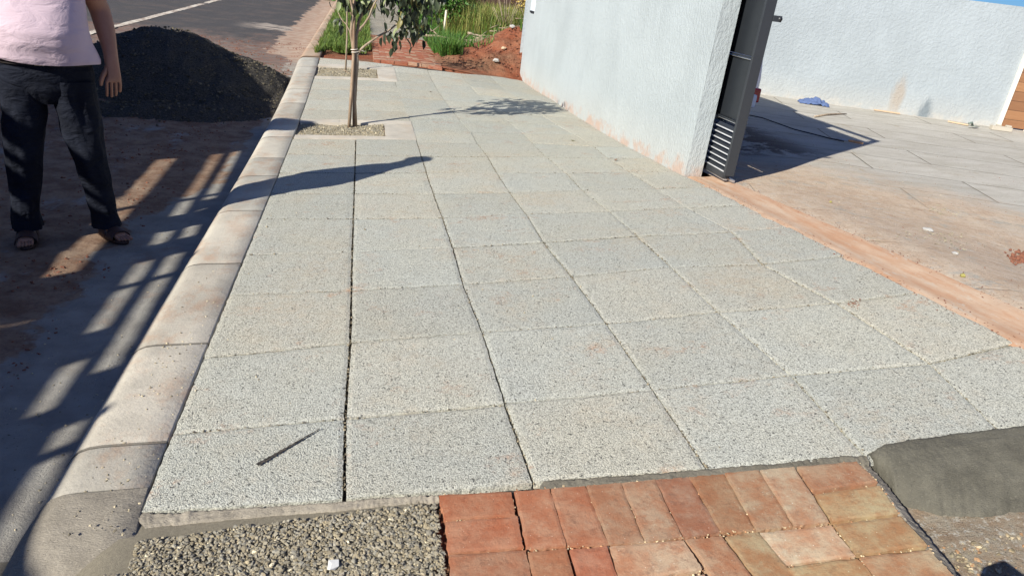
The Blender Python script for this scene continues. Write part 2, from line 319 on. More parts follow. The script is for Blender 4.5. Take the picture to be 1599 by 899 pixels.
wet = m.ma('MULTIPLY', m.mr(m.noise(2.0, 6, .75, m.mapv(loc=(1, 2, 5))), .42, .5), m.ma('MULTIPLY', m.mr(x_, 4.0, 4.3), m.ma('MULTIPLY', m.mr(x_, 5.2, 5.9, 1, 0), m.ma('MULTIPLY', m.mr(y_, 4.9, 5.3), m.mr(y_, 6.4, 7.0, 1, 0)))))
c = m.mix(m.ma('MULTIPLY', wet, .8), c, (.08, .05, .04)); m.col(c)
m.bump(m.ma('ADD', m.noise(30, 8, .75), m.ma('MULTIPLY', br.outputs['Fac'], -1.0)), .016, .8); M['yard'] = m.m
m = MT('rusty_channel', .85, .2); c = m.mix(m.mr(m.noise(5, 6, .65, m.mapv((3, .5, 1))), .3, .7), (.43, .25, .15), (.50, .38, .275)); c = m.mix(m.mr(m.noise(9, 7, .8, m.mapv((2, .7, 1))), .55, .66), c, (.46, .40, .32)); c = m.mix(m.ma('MULTIPLY', m.mr(m.noise(50, 4, .7), .55, .7), .3), c, (.30, .14, .08)); m.col(c); m.bump(m.noise(60, 5), .004, .5); M['rust'] = m.m
# gate paint
M['gate'] = mat_plain('dark_grey_gate_paint', (.030, .034, .039), .4, .5, 0, .15, 8, .0006)
M['gate_slat'] = mat_plain('sunlit_slat_edges', (.62, .63, .64), .3, .5, .3, .15, 8, .0004)  # pale slat lips, the sunlight they catch put into the colour
M['gate_dark'] = mat_plain('gate_panel_paint', (.018, .021, .025), .4, .5, 0, .2, 6, .0006)
M['steel'] = mat_plain('bare_steel', (.55, .55, .55), .35, .5, .8, .1, 20, .0003)
# vegetation
def mat_leaf(name, a, b, rough=.55, trans=.25):
    m = MT(name, rough, .35); c = m.mix(m.noise(14, 3), a, b); c = m.mix(1, c, m.attr(), 'MULTIPLY'); m.col(c)
    tr = m.N('ShaderNodeBsdfTranslucent'); m.put(tr.inputs['Color'], c); mxs = m.N('ShaderNodeMixShader'); mxs.inputs[0].default_value = trans
    out = [n for n in m.t.nodes if n.type == 'OUTPUT_MATERIAL'][0]; m.t.links.new(m.b.outputs[0], mxs.inputs[1]); m.t.links.new(tr.outputs[0], mxs.inputs[2]); m.t.links.new(mxs.outputs[0], out.inputs[0]); return m.m
M['leaf'] = mat_leaf('sapling_leaf', (.055, .075, .04), (.10, .125, .065), .45, .15)
M['grass'] = mat_leaf('grass_blade', (.09, .16, .03), (.16, .24, .05))
M['weed'] = mat_leaf('weed_leaf', (.06, .15, .025), (.10, .22, .04))
M['strawg'] = mat_leaf('yellow_grass', (.26, .27, .07), (.38, .36, .12))
def mat_bark(name, a, b):
    m = MT(name, .9, .15); o = m.obj(); c = m.mix(m.mr(m.noise(18, 6, .7, m.mapv((1, 1, .2), src=o)), .35, .65), a, b); m.col(c); m.bump(m.noise(40, 6, .7, m.mapv((1, 1, .15), src=o)), .006, .8); return m.m
M['bark'] = mat_bark('sapling_bark', (.38, .31, .23), (.22, .155, .105)); M['stakewood'] = mat_bark('stake_wood', (.36, .27, .19), (.20, .13, .085))
M['drywood'] = mat_bark('dry_branch', (.42, .34, .25), (.25, .19, .13))
m = MT('sand_grain', .95, .1); g = m.noise(55, 5, .75); c = m.mix(m.mr(g, .35, .65), (.035, .032, .028), (.105, .095, .08)); m.col(c); m.bump(m.ma('ADD', g, m.ma('MULTIPLY', m.vor(60), .8)), .02, .9); M['pile'] = m.m

# ------------------------------------------------------------ ground, road
def lines(a, b, f0, f1, fine, coarse):
    r = [a]
    while r[-1] < b:
        r.append(r[-1]+(fine if f0 <= r[-1] < f1 else max(fine, min(coarse, fine+.12*max(f0-r[-1], r[-1]-f1, 0)))))
    r[-1] = b; return r
def sheet(name, xs, ys, fz, m, label):
    nx, ny = len(xs), len(ys)
    V = np.array([(x, y, fz(x, y)) for y in ys for x in xs]); I = np.arange(nx*ny).reshape(ny, nx)
    Fq = np.stack([I[:-1, :-1], I[:-1, 1:], I[1:, 1:], I[1:, :-1]], -1).reshape(-1, 4)
    o = raw(name, V, Fq, m, True); struct(o, label); return o
def gz(x, y):
    z = H(x, y)
    if y > 10.3 and x > -.1: return z-.012+.03*fbm(x, y, 1.3)*sm((y-10.5)/1) - (.03 if x < 2.05 else 0)
    if x < -.3: return ZR(y)-.10
    if x > 3.6: return z-.08
    if y < .1: 
        base = z-.045
        if x > 2.3: base = z-.13+.02*fbm(x, y, 6)
        return base-.1*sm((-.1-x)/.2)
    return z-.07
sheet('ground', [-250, -60, -20]+lines(-8, 8, -1, 4.5, .12, 1.5)+[20, 60, 250], [-120, -30, -10]+lines(-4, 40, -1.2, 14, .12, 1.5)+[60, 120, 400], gz, M['soil'], 'red earth and worn soil around the new pavement')
def rz(x, y):
    z = ZR(y)+(.010*fbm(x, y, 1.7)+(.016*fbm(x, y, 5.5, 3) if y < 14 else 0))*sm((-x-.75)/.5)+.004*fbm(x, y, 6, 1)
    z -= .02*sm((-x-.35)/.3)
    if y < .5: z -= .02*sm((.5-y)/1.0)
    return z+.012*abs(x+2)*.0
sheet('road', lines(-14, -.335, -3.2, -.335, .05, .8), lines(-12, 90, -1.2, 12, .06, 2.5), rz, M['road'], 'street with concrete gutter, red dirt and dark asphalt further up')
# painted line
mb = MB(); 
for (y0, y1) in ((10.6, 12.05), (12.1, 60)):
    n = max(8, int((y1-y0)/.5))
    mb.grid(2, n, lambda a, b: (-3.86+.15*a+.015*n2(b*n, a, 3)+.01*(b*(y1-y0)), y0+(y1-y0)*b, rz(-3.8, y0+(y1-y0)*b)+.006))
struct(mb.build('road_line', M['line']), 'worn pale line running along the street')

# ------------------------------------------------------------ pavement slabs
PX = {(0,1):(274,677),(1,1):(539,652),(2,1):(789,630),(3,1):(1019,608),(4,1):(1235,585),(5,1):(1452,567),
(0,2):(325,558),(1,2):(547,535),(2,2):(753,518),(3,2):(947,505),(4,2):(1121,487),(5,2):(1306,473),
(0,3):(364,460),(1,3):(549,453),(2,3):(723,443),(3,3):(892,431),(4,3):(1048,416),(5,3):(1190,412),
(0,4):(387,398),(1,4):(550,393),(2,4):(707,386),(3,4):(849,378),(4,4):(995,368),(5,4):(1143,362),
(0,5):(407,341),(1,5):(552,341),(2,5):(691,340),(3,5):(821,334),(4,5):(951,330),(5,5):(1071,324),
(0,6):(421,302),(1,6):(553,302),(2,6):(677,302),(3,6):(796,301),(4,6):(909,297),
(0,7):(434,270),(1,7):(554,270),(2,7):(666,269),(3,7):(775,269),(4,7):(884,270),
(0,8):(444,240),(1,8):(555,242),(2,8):(658,244),(3,8):(762,245),(4,8):(853,245),(5,8):(949,247),
(2,9):(651,222),(3,9):(745,224),(4,9):(830,223),(5,9):(926,228),(2,10):(645,204),(3,10):(735,206),(4,10):(818,208),(5,10):(898,210),
(0,0):(208,799),(1,0):(538,777),(2,0):(833,752),(3,0):(1104,731),(4,0):(1353,712),(5,0):(1560,672)}
NODE = {}
NR = 17
for r in range(NR+1):
    for c_ in range(7):
        if (c_, r) in PX: q = on(*PX[(c_, r)]); x, y = q.x, q.y
        else:
            x = c_*.6*(1-.07*sm((r-9)/7)); y = r*.6
            if r == NR: y = (10.38, 10.28, 10.07, 9.98, 10.1, 10.5, 10.98)[c_]
            elif r == NR-1 and c_ > 4: y += (c_-4)*.1
        if c_ == 0: x = .0
        if c_ == 6:
            x = 3.435 if y > 3.9 else 3.475
            if r == 0: y = -.02
        NODE[(c_, r)] = Vector((x, y))
def slab_quad(mb, tints, P4, gap, tl, n=10, depth=.05, tilt=None):
    # P4: corners (x,y) a=near-left, b=near-right, c=far-right, d=far-left ; gap per side (left,right,near,far)
    a, b, c, d = P4; ga = gap; k0 = random.random()*99
    def pt(s, t):
        q = (a*(1-s)+b*s)*(1-t)+(d*(1-s)+c*s)*t
        ex = (b-a).normalized(); ey = (d-a).normalized()
        jl = 1 if s < .001 else 0; jr = 1 if s > .999 else 0; jn = 1 if t < .001 else 0; jf = 1 if t > .999 else 0
        w = .0030*noise.noise(Vector((q.x*22, q.y*22, k0)))+.0030*noise.noise(Vector((q.x*95, q.y*95, k0)))
        return q+ex*(jl*(ga[0]+w)-jr*(ga[1]+w))+ey*(jn*(ga[2]+w)-jf*(ga[3]+w))
    tx, ty, dz = tilt if tilt else (random.uniform(-.003, .003), random.uniform(-.003, .003), random.uniform(-.003, .0025))
    V = []; N = n+1
    for j in range(N):
        for i in range(N):
            q = pt(i/n, j/n); edge = i in (0, n) or j in (0, n)
            V.append((q.x, q.y, H(q.x, q.y)+tx*(i/n-.5)+ty*(j/n-.5)+dz+.0012*noise.noise(Vector((q.x*7, q.y*7, 3)))-(.0028 if edge and depth < .052 and tilt is None else (.0015 if edge else 0))))
    Fc = [(j*N+i, j*N+i+1, (j+1)*N+i+1, (j+1)*N+i) for j in range(n) for i in range(n)]
    ring = [(i, 0) for i in range(n)]+[(n, j) for j in range(n)]+[(i, n) for i in range(n, 0, -1)]+[(0, j) for j in range(n, 0, -1)]
    base = len(V)
    for (i, j) in ring: x, y, z = V[j*N+i]; V.append((x, y, z-depth))
    L_ = len(ring)
    for k in range(L_):
        i, j = ring[k]; i2, j2 = ring[(k+1) % L_]; Fc.append((j2*N+i2, j*N+i, base+k, base+(k+1) % L_))
    mb.add(V, Fc, 0, False); tints += [tl]*len(Fc)
mb = MB(); T = []
LG = {0: (.008, 0), 1: (.009, .009), 2: (.006, .008)}
def tcol(): 
    g = random.uniform(.94, 1.04); w = random.uniform(-.022, .022); return (g*(1+w), g, g*(1-w*1.1))
for r in range(NR):
    for c_ in range(6):
        if c_ < 2 and r >= 9 and r not in (10, 11, 12, 13, 14, 99): 
            if r in (9, 15, 16): continue
        a, b, c, d = NODE[(c_, r)], NODE[(c_+1, r)], NODE[(c_+1, r+1)], NODE[(c_, r+1)]
        gl = {0: .001, 1: .0055, 2: .004}.get(c_, .0040); grr = {0: .0055, 1: .0045}.get(c_, .0022)
        if r > 8: gl, grr = gl*.8, grr*.8
        if c_ < 2 and r == 10:
            a = Vector((a.x, 6.42)); b = Vector((b.x, 6.42))
            c = Vector((c.x, 6.95)); d = Vector((d.x, 6.95))
        elif c_ < 2 and 11 <= r <= 14:
            ys = {11: (6.95, 7.6), 12: (7.6, 8.2), 13: (8.2, 8.55), 14: (8.55, 8.90)}[r]
            a = Vector((a.x, ys[0])); b = Vector((b.x, ys[0])); c = Vector((c.x, ys[1])); d = Vector((d.x, ys[1]))
        if c_ < 2 and r == 8:
            c = Vector((c.x, 5.50)); d = Vector((d.x, 5.50))
        jg = .0036 if r < 4 else (.0050 if r < 8 else .008); slab_quad(mb, T, (a, b, c, d), (gl+(.001 if c_ > 2 else 0), grr+(.001 if c_ > 1 else 0), jg, jg), tcol(), 26 if r < 5 else (12 if r < 8 else 6))
# last short row beyond the second pit
for c_ in range(2):
    a = Vector((c_*.58+.005, 9.92)); b = Vector(((c_+1)*.57, 9.92)); c = Vector(((c_+1)*.565, 10.25-.12*c_)); d = Vector((c_*.57+.005, 10.38-.1*c_))
    slab_quad(mb, T, (a, b, c, d), (.004, .004, .001, .001), tcol(), 6)
pv = mb.build('pavement', M['slab']); set_tint(pv.data, np.array(T)); struct(pv, 'new pavement of square porous pale grey concrete slabs')
# bedding seen in the joints, and the patch where the diagonal groove is cut
m = MT('joint_sand', .95, .1); m.col(m.mix(m.mr(m.noise(90, 4), .4, .65), (.03, .028, .026), (.10, .088, .075))); m.bump(m.noise(120, 3), .004, 1); M['joint'] = m.m
sheet('pavement_bed', lines(-.012, 3.47, 0, 3.4, .15, .3), lines(.11, 10.2, 0, 10.3, .15, .3), lambda x, y: H(x, y)-.030, M['joint'], 'dark sandy bedding in the slab joints')
# diagonal groove of crumbled edge in the first slab
mb = MB(); g0, g1 = on(402, 727), on(500, 670)
dirv = (g1-g0); nrm = Vector((-dirv.y, dirv.x, 0)).normalized(); n = 90
def gr_(s, t):
    w = (.0085*(1-.8*t))*(1+1.3*noise.noise(Vector((t*34, s*2, 2)))); q = g0+dirv*t+nrm*(s-.5)*2*w
    return (q.x, q.y, H(q.x, q.y)+.0045-.0*abs(s-.5))
mb.grid(4, n, gr_)
tag(mb.build('slab_groove', M['joint']), 'short dark diagonal groove scored in the first slab beside the kerb', 'groove', kind='structure')

# ------------------------------------------------------------ tree pit frames and gravel
def ztop(x, y, o=0): return H(x, y)+o
def patch(mb, P4, nx=8, ny=4, off=0., depth=.05, T=None, tl=(1, 1, 1)):
    slab_quad(mb, T, [Vector(q) for q in P4], (.001, .001, .001, .001), tl, 6, depth, (0, 0, off))
mb = MB(); T = []
for (P4) in (((.005, 5.50), (1.2, 5.50), (1.2, 5.62), (.005, 5.66)), ((.90, 5.62), (1.2, 5.62), (1.2, 6.25), (.90, 6.22)), ((.005, 6.26), (.42, 6.25), (.42, 6.42), (.005, 6.42)), ((.42, 6.25), (1.2, 6.25), (1.2, 6.42), (.42, 6.42)),
             ((.005, 8.90), (1.165, 8.90), (1.16, 9.03), (.005, 9.06)), ((.90, 9.03), (1.16, 9.03), (1.15, 9.78), (.88, 9.72)), ((.005, 9.75), (.45, 9.75), (.45, 9.91), (.005, 9.91)), ((.45, 9.74), (1.15, 9.76), (1.14, 9.91), (.45, 9.91))):
    g = random.uniform(.92, 1.06); patch(mb, P4, off=.003, T=T, tl=(g, g, g))
o = mb.build('tree_pit_frame', M['frame']); set_tint(o.data, np.array(T)); struct(o, 'beige concrete frames set round the two gravel tree pits')
ICO = None
def ico():
    bm = bmesh.new(); bmesh.ops.create_icosphere(bm, subdivisions=1, radius=1); bm.verts.index_update()
    V = np.array([v.co[:] for v in bm.verts]); Fq = np.array([[v.index for v in f.verts] for f in bm.faces]); bm.free(); return V, Fq
IV, IF = ico()
def stones(name, pts, size, m, tintf, label, cat, kind='stuff', flat=.6, parent=None, sink=.2):
    n = len(pts); k = len(IV); sz = rng.uniform(size[0], size[1], n)*(rng.random(n)**.5*.6+.5)
    V = IV[None]*(1+rng.uniform(-.5, .45, (n, k, 1)))
    V = V*np.stack([np.ones(n), rng.uniform(.55, 1, n), rng.uniform(.35, .8, n)*flat/.6], -1)[:, None]
    a = rng.uniform(0, 6.28, (n, 3)); a[:, :2] *= .12
    ca, sa = np.cos(a[:, 2]), np.sin(a[:, 2]); Rz = np.zeros((n, 3, 3)); Rz[:, 0, 0] = ca; Rz[:, 0, 1] = -sa; Rz[:, 1, 0] = sa; Rz[:, 1, 1] = ca; Rz[:, 2, 2] = 1
    cb, sb = np.cos(a[:, 0]), np.sin(a[:, 0]); Rx = np.zeros((n, 3, 3)); Rx[:, 0, 0] = 1; Rx[:, 1, 1] = cb; Rx[:, 1, 2] = -sb; Rx[:, 2, 1] = sb; Rx[:, 2, 2] = cb
    V = np.einsum('nij,nkj->nki', Rz @ Rx, V)*sz[:, None, None]/2
    V += np.array(pts)[:, None]; V[:, :, 2] += (sz*(.5-sink)*.5)[:, None]
    Fq = (IF[None]+np.arange(n)[:, None, None]*k).reshape(-1, 3)
    t = np.array([tintf() for _ in range(n)]); o = raw(name, V.reshape(-1, 3), Fq, m, False, parent, np.repeat(t, len(IF), axis=0))
    return tag(o, label, cat, kind=kind)
def gcol():
    g = random.choice((.78, .88, .95, 1.02, 1.12)); w = random.uniform(-.12, .12); k = random.random()
    if k < .015: return (2.4, 2.4, 2.3)
    return (g*(1+w*.5), g, g*(1-w))
def pit(x0, x1, y0, y1, n):
    P = []
    while len(P) < n:
        x = random.uniform(x0, x1); y = random.uniform(y0, y1); P.append((x, y, H(x, y)-.03+.016*n2(x, y, 4)+random.uniform(0, .01)))
    return P
stones('pit_gravel', pit(.03, .885, 5.68, 6.24, 6500), (.012, .024), M['stone'], gcol, 'fine grey gravel filling the tree pit round the sapling', 'gravel')
stones('pit_gravel', pit(.03, .87, 9.07, 9.74, 4500), (.014, .028), M['stone'], gcol, 'fine grey gravel filling the far tree pit near the brick path', 'gravel')
mb = MB(); 
for (x0, x1, y0, y1) in ((.0, .92, 5.6, 6.3), (.0, .92, 9.0, 9.8)): mb.grid(10, 10, lambda a, b: (x0+(x1-x0)*a, y0+(y1-y0)*b, H(x0+(x1-x0)*a, y0+(y1-y0)*b)-.028))
struct(mb.build('pit_soil', M['rubble']), 'packed soil under the gravel of the tree pits')

# ------------------------------------------------------------ kerb
PROF = [(-.005, -.15), (-.005, -.003), (-.010, .002), (-.10, .001), (-.215, -.001), (-.255, -.006), (-.285, -.018), (-.312, -.042), (-.332, -.075), (-.345, -.115), (-.355, -.16)]
def kerb_run(mb, T, y0, y1, tl, sc=1.0):
    n = max(3, int((y1-y0)/.12))+2; rings = []
    jx = random.uniform(-.002, .002); jz = random.uniform(-.001, .0015)
    for i in range(n+1):
        y = y0+(y1-y0)*(i-1)/(n-2); y = y0 if i == 0 else (y1 if i == n else (y0+.007 if i == 1 else (y1-.007 if i == n-1 else y))); e = -.002 if i in (0, n) else 0
        rings.append([Vector((x*sc+jx*(k > 1)+.002*n2(y, k, 3), y, H(0, y)+.05*x+z+jz+e*(0 < k < 10)+.0015*n2(y, x, 5))) for k, (x, z) in enumerate(PROF)])
    b = len(mb.f); nn = len(PROF); vs = [q for r in rings for q in r]
    vs += rings[0]+rings[-1]; e0 = (n+1)*nn
    fs = [(i*nn+k, i*nn+k+1, (i+1)*nn+k+1, (i+1)*nn+k) for i in range(n) for k in range(nn-1)]+[tuple(range(e0, e0+nn)), tuple(range(e0+2*nn-1, e0+nn-1, -1))]
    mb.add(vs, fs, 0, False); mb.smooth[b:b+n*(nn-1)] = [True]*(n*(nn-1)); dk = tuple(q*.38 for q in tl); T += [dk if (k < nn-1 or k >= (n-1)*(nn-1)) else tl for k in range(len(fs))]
mb = MB(); T = []
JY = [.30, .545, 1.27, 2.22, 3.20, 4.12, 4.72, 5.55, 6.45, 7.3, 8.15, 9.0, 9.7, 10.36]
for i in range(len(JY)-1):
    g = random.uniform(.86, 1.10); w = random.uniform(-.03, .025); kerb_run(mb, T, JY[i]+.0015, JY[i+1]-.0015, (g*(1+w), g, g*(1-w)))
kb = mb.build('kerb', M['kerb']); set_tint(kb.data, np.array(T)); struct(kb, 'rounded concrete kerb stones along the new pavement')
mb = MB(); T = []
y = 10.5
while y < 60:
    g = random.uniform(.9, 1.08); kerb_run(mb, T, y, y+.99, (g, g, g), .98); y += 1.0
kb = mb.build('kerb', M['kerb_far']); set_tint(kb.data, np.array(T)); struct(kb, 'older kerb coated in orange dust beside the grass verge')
# mortar haunch at the kerb end
mb = MB(); n = 14; rings = []
for i in range(n+1):
    t = i/n; y = .30-.34*t; k_ = math.sqrt(max(0, 1-t**2.2)); 
    ring = []
    for k, (x, z) in enumerate(PROF):
        zz = H(0, y)+.05*x+z; gz_ = H(0, y)-.17; xx = x*(1+.12*t*(1 if x < -.1 else 0))+.02*t; 
        ring.append((xx+.004*n2(y, k, 6), y-.02*n2(k, t, 1.3), gz_+(zz+.003-gz_)*k_+.004*n2(y*9, k, 1)))
    rings.append(ring)
nn = len(PROF); mb.add([q for r in rings for q in r], [(i*nn+k, i*nn+k+1, (i+1)*nn+k+1, (i+1)*nn+k) for i in range(n) for k in range(nn-1)], 0, True)
struct(mb.build('mortar_haunch', M['mortar_light']), 'rounded hand-laid mortar closing the end of the kerb')
# mortar ribbons
def ribbon(name, P, Q, m, label, lift=.0, n=60, thick=.006, offz=None):
    """P,Q lists of world points for both edges"""
    def samp(Ls, t):
        k = t*(len(Ls)-1); i = min(int(k), len(Ls)-2); return Ls[i].lerp(Ls[i+1], k-i)
    mb = MB()
    def fn(a, t):
        p_, q_ = samp(P, t), samp(Q, t); w = .010*noise.noise(Vector((t*90, a*3, 4)))+.012*noise.noise(Vector((t*17, a*2, 9)))
        d = (q_-p_); L_ = d.length; d = d.normalized() if L_ > 0 else d
        e = a*L_+w*(1 if a in (0, 1) else .3); r = p_+d*e
        z = r.z+.003-.009*(a in (0, 1))+.005*noise.noise(Vector((r.x*90, r.y*90, 5)))+.004*noise.noise(Vector((r.x*40, r.y*40, 1)))
        return (r.x, r.y, z+lift)
    mb.grid(8, n*3, fn); return struct(mb.build(name, m), label)
ribbon('mortar_strip', [on(q[0], q[1]+2, -.004) for q in ((205, 800), (380, 790), (538, 780), (600, 774), (684, 770))], [on(*q, -.019) for q in ((228, 826), (300, 817), (420, 806), (538, 797), (620, 788), (686, 783))], M['mortar_light'], 'mortar strip between the first slabs and the loose gravel')
ribbon('mortar_strip', [on(*q, -.002) for q in ((850, 750), (980, 741), (1104, 731), (1230, 721), (1300, 711), (1350, 709))], [on(*q, -.016) for q in ((840, 766), (980, 758), (1104, 748), (1230, 736), (1300, 729), (1358, 725))], M['mortar'], 'damp mortar strip between the slabs and the bricks')
ribbon('mortar_strip', [on(*q, -.016) for q in ((1336, 716), (1366, 750), (1402, 800), (1440, 848), (1482, 902), (1520, 960))], [on(*q, -.055) for q in ((1356, 724), (1390, 762), (1428, 814), (1464, 856), (1508, 910), (1546, 964))], M['mortar_light'], 'sloping mortar edge along the right side of the bricks')
# smooth trowelled mortar ramp on the right
TOPE = [on(*q, .007) for q in ((1354, 710), (1380, 694), (1430, 685), (1500, 675), (1599, 664), (1700, 655), (1800, 645))]
BOTE = [on(*q, -.11) for q in ((1352, 728), (1398, 782), (1470, 803), (1530, 806), (1599, 800), (1700, 795), (1800, 790))]
mb = MB()
def fn(a, t):
    k = t*(len(TOPE)-1); i = min(int(k), len(TOPE)-2); p_ = TOPE[i].lerp(TOPE[i+1], k-i); q_ = BOTE[i].lerp(BOTE[i+1], k-i)
    r = p_.lerp(q_, a); w = .012*noise.noise(Vector((t*50, 3, 1)))*(a < .015)+.006*noise.noise(Vector((t*30, 3, 1)))*a-.05*math.exp(-(t*9))*a; zz = p_.z+(q_.z-p_.z)*(a**1.35)
    return (r.x+w*.3, r.y+w, zz+.010*math.sin(math.pi*a)+.004*noise.noise(Vector((r.x*14, r.y*30, 2)))+.0028*noise.noise(Vector((r.x*60, r.y*140, 2)))+(.004 if 0 < a < 1 else -.004))
mb.grid(40, 220, fn); struct(mb.build('mortar_ramp', M['mortar_wet']), 'smooth trowelled grey mortar ramp at the right edge of the slabs')
# rubble ground in the foreground right and under the gravel
sheet('rubble_ground', lines(2.15, 6.5, 2.2, 3.6, .03, .3), lines(-3, .02, -.8, .02, .03, .3), lambda x, y: H(x, y)-.112-.03*sm((-.3-y)/.5)+.010*fbm(x, y, 9)+.012*fbm(x, y, 2.5), M['rubble'], 'crumbly rubble and lime spill at the lower right')
sheet('gravel_bed', lines(-.40, 2.3, -.4, 1, .04, .2), lines(-3, .16, -.8, .16, .04, .3), lambda x, y: H(x, y)-.020-.10*sm((-.02-x)/.25)+.003*fbm(x, y, 9)-(.03 if x > .88 else 0), M['gravel_fines'], 'earth under the loose gravel and bricks')
# loose gravel
P = []
xl, yl = on(686, 779, -.02), None
while len(P) < 27000:
    x = random.uniform(-.24, .885); y = random.uniform(-1.6, .135) if random.random() < .3 else random.uniform(-.5, .135)
    if y > .115-.05*(.6-x)*(x < .6)+.012*n2(x, 0, 12): continue
    if x < -.02 and random.random() < .6*sm((-.02-x)/.2): continue
    if x < 0.02 and y > -.04: continue
    lay = random.uniform(0, .008)
    P.append((x, y, H(x, y)-.020-.10*sm((-.02-x)/.25)+lay))
stones('loose_gravel', P, (.006, .018), M['stone'], gcol, 'loose crushed grey gravel in front of the first slabs', 'gravel', flat=.45)
q = on(518, 884, -.01); o = stones('white_stone', [(q.x, q.y, H(q.x, q.y)-.012)], (.05, .05), M['quartz'], lambda: (1, 1, 1), 'flat white stone lying on the loose gravel', 'stone', kind=None, flat=.5)
if 'kind' in o: del o['kind']
# pebbles thrown about
P = []
for i in range(900):
    u = random.random()
    if u < .30: x = random.uniform(-.28, -.01); y = abs(random.gauss(0, 1.3))+.1; z = H(0, y)+.05*x+(0 if x > -.2 else -.03)
    elif u < .62: x = random.uniform(-.9, -.36); y = random.uniform(-.6, 4)*random.random()**.5; z = rz(x, y)
    elif u < .75: x = random.uniform(0, 1.9); y = random.uniform(.15, 4); z = H(x, y)
    elif u < .88: x = random.uniform(2.25, 3.4); y = random.uniform(-.9, -.25); z = H(x, y)-.115
    else: x = random.uniform(3.9, 7.5); y = random.uniform(0, 5); z = H(x, y)
    if x > 3.9 and u < .88: continue
    P.append((x, y, z-.001))
stones('loose_pebbles', P, (.005, .013), M['stone'], lambda: (lambda g: (g, g*.97, g*.9))(random.uniform(.5, 1.9)), 'stray pebbles scattered on kerb, gutter and slabs', 'pebbles')
P = [(random.uniform(2.3, 3.5), random.uniform(-1.2, -.28), 0) for i in range(4200)]; P = [(x, y, H(x, y)-.115-.03*sm((-.3-y)/.5)) for x, y, z in P]
stones('rubble_crumbs', P, (.004, .020), M['stone'], lambda: random.choice(((1.5, 1.4, 1.25), (1.0, .9, .75), (1.1, .75, .55), (.8, .78, .72), (.7, .65, .55))), 'lime and brick crumbs at the lower right corner', 'rubble')

# ------------------------------------------------------------ foreground bricks (corners read off, laid on the ground plane)
BR = []
def lerp2(a, b, t): return (a[0]+(b[0]-a[0])*t, a[1]+(b[1]-a[1])*t)
TL, TR = (684, 771), (1340, 719)
# course 1 : flat pair, eight headers, flat pair
BR += [[(695, 811), (806, 804), (799, 766), (684, 772)], [(700, 863), (818, 853), (808, 806), (696, 814)]]
tops = [(803, 765), (859, 761), (914, 757), (969, 753), (1022, 748), (1076, 742), (1131, 738), (1185, 733), (1240, 728)]
bots = [(822, 856), (885, 851), (951, 848), (1008, 846), (1066, 838), (1125, 829), (1182, 827), (1240, 820), (1296, 815)]
for i in range(8): BR.append([bots[i], bots[i+1], tops[i+1], tops[i]])
BR += [[(1270, 766), (1371, 752), (1338, 719), (1243, 728)], [(1300, 814), (1405, 800), (1374, 756), (1272, 770)]]
# course 2
BR += [[(704, 926), (832, 912), (822, 858), (701, 866)], [(846, 960), (913, 952), (885, 855), (823, 861)], [(918, 952), (980, 944), (948, 852), (889, 857)]]
BR += [[(968, 908), (1098, 889), (1068, 842), (951, 852)], [(990, 966), (1130, 946), (1100, 895), (970, 912)]]
BR += [[(1140, 936), (1195, 926), (1127, 835), (1071, 842)], [(1200, 926), (1262, 918), (1184, 830), (1130, 836)]]
BR += [[(1224, 881), (1337, 866), (1298, 819), (1187, 831)], [(1262, 935), (1380, 918), (1340, 870), (1228, 886)]]
BR += [[(1337, 864), (1449, 852), (1407, 804), (1303, 817)], [(1380, 915), (1494, 901), (1452, 856), (1341, 868)]]
mb = MB(); T = []
def brick_box(c4, tl, dz=0.0, name=None):
    n = len(mb.f); P4 = [Vector((q.x, q.y)) for q in c4]
    slab_quad(mb, T, P4, (.0012, .0012, .001, .001), tl, 12, .05, (random.uniform(-.003, .003), random.uniform(-.003, .003), dz))
def bt():
    k = random.random(); g = random.uniform(.85, 1.12)
    return (g, g*random.uniform(.95, 1.08), g*random.uniform(.85, .98)) if k < .6 else (g*1.08, g*1.18, g*1.15)
for b in BR:
    cx = sum(q[0] for q in b)/4
    t = bt()
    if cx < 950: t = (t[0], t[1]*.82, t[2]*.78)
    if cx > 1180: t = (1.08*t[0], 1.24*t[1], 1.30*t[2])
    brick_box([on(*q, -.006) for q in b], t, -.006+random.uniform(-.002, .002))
# further courses below the frame
for j in range(5):
    y1 = -.47-.11*j
    for i in range(6):
        x0 = .90+.225*i+(j % 2)*.04
        P4 = [Vector((x0, y1-.105)), Vector((x0+.215, y1-.105-.012)), Vector((x0+.215, y1-.012)), Vector((x0, y1))]
        slab_quad(mb, T, P4, (.002, .002, .002, .002), bt(), 3, .05, (0, 0, -.008))
bk = mb.build('brick_paving', M['brick']); set_tint(bk.data, np.array(T)); struct(bk, 'red and cream clay brick paving in front of the slabs')
P = [on(random.uniform(690, 1430), random.uniform(745, 899), -.02) for i in range(260)]
bj = [(tops[i], bots[i]) for i in range(9)]
P = []
for i in range(500):
    b = random.choice(BR); e = random.choice(((0, 1), (1, 2), (2, 3))); w = lerp2(b[e[0]], b[e[1]], random.random()); q = on(w[0]+random.gauss(0, 1.2), w[1]+random.gauss(0, 1.0), -.01); P.append((q.x, q.y, H(q.x, q.y)-.012))
stones('joint_crumbs', P, (.004, .009), M['stone'], lambda: random.choice(((2.2, 2.0, 1.7), (1.5, 1.3, 1.1), (1.7, 1, .7))), 'pale grit caught in the brick joints', 'grit')

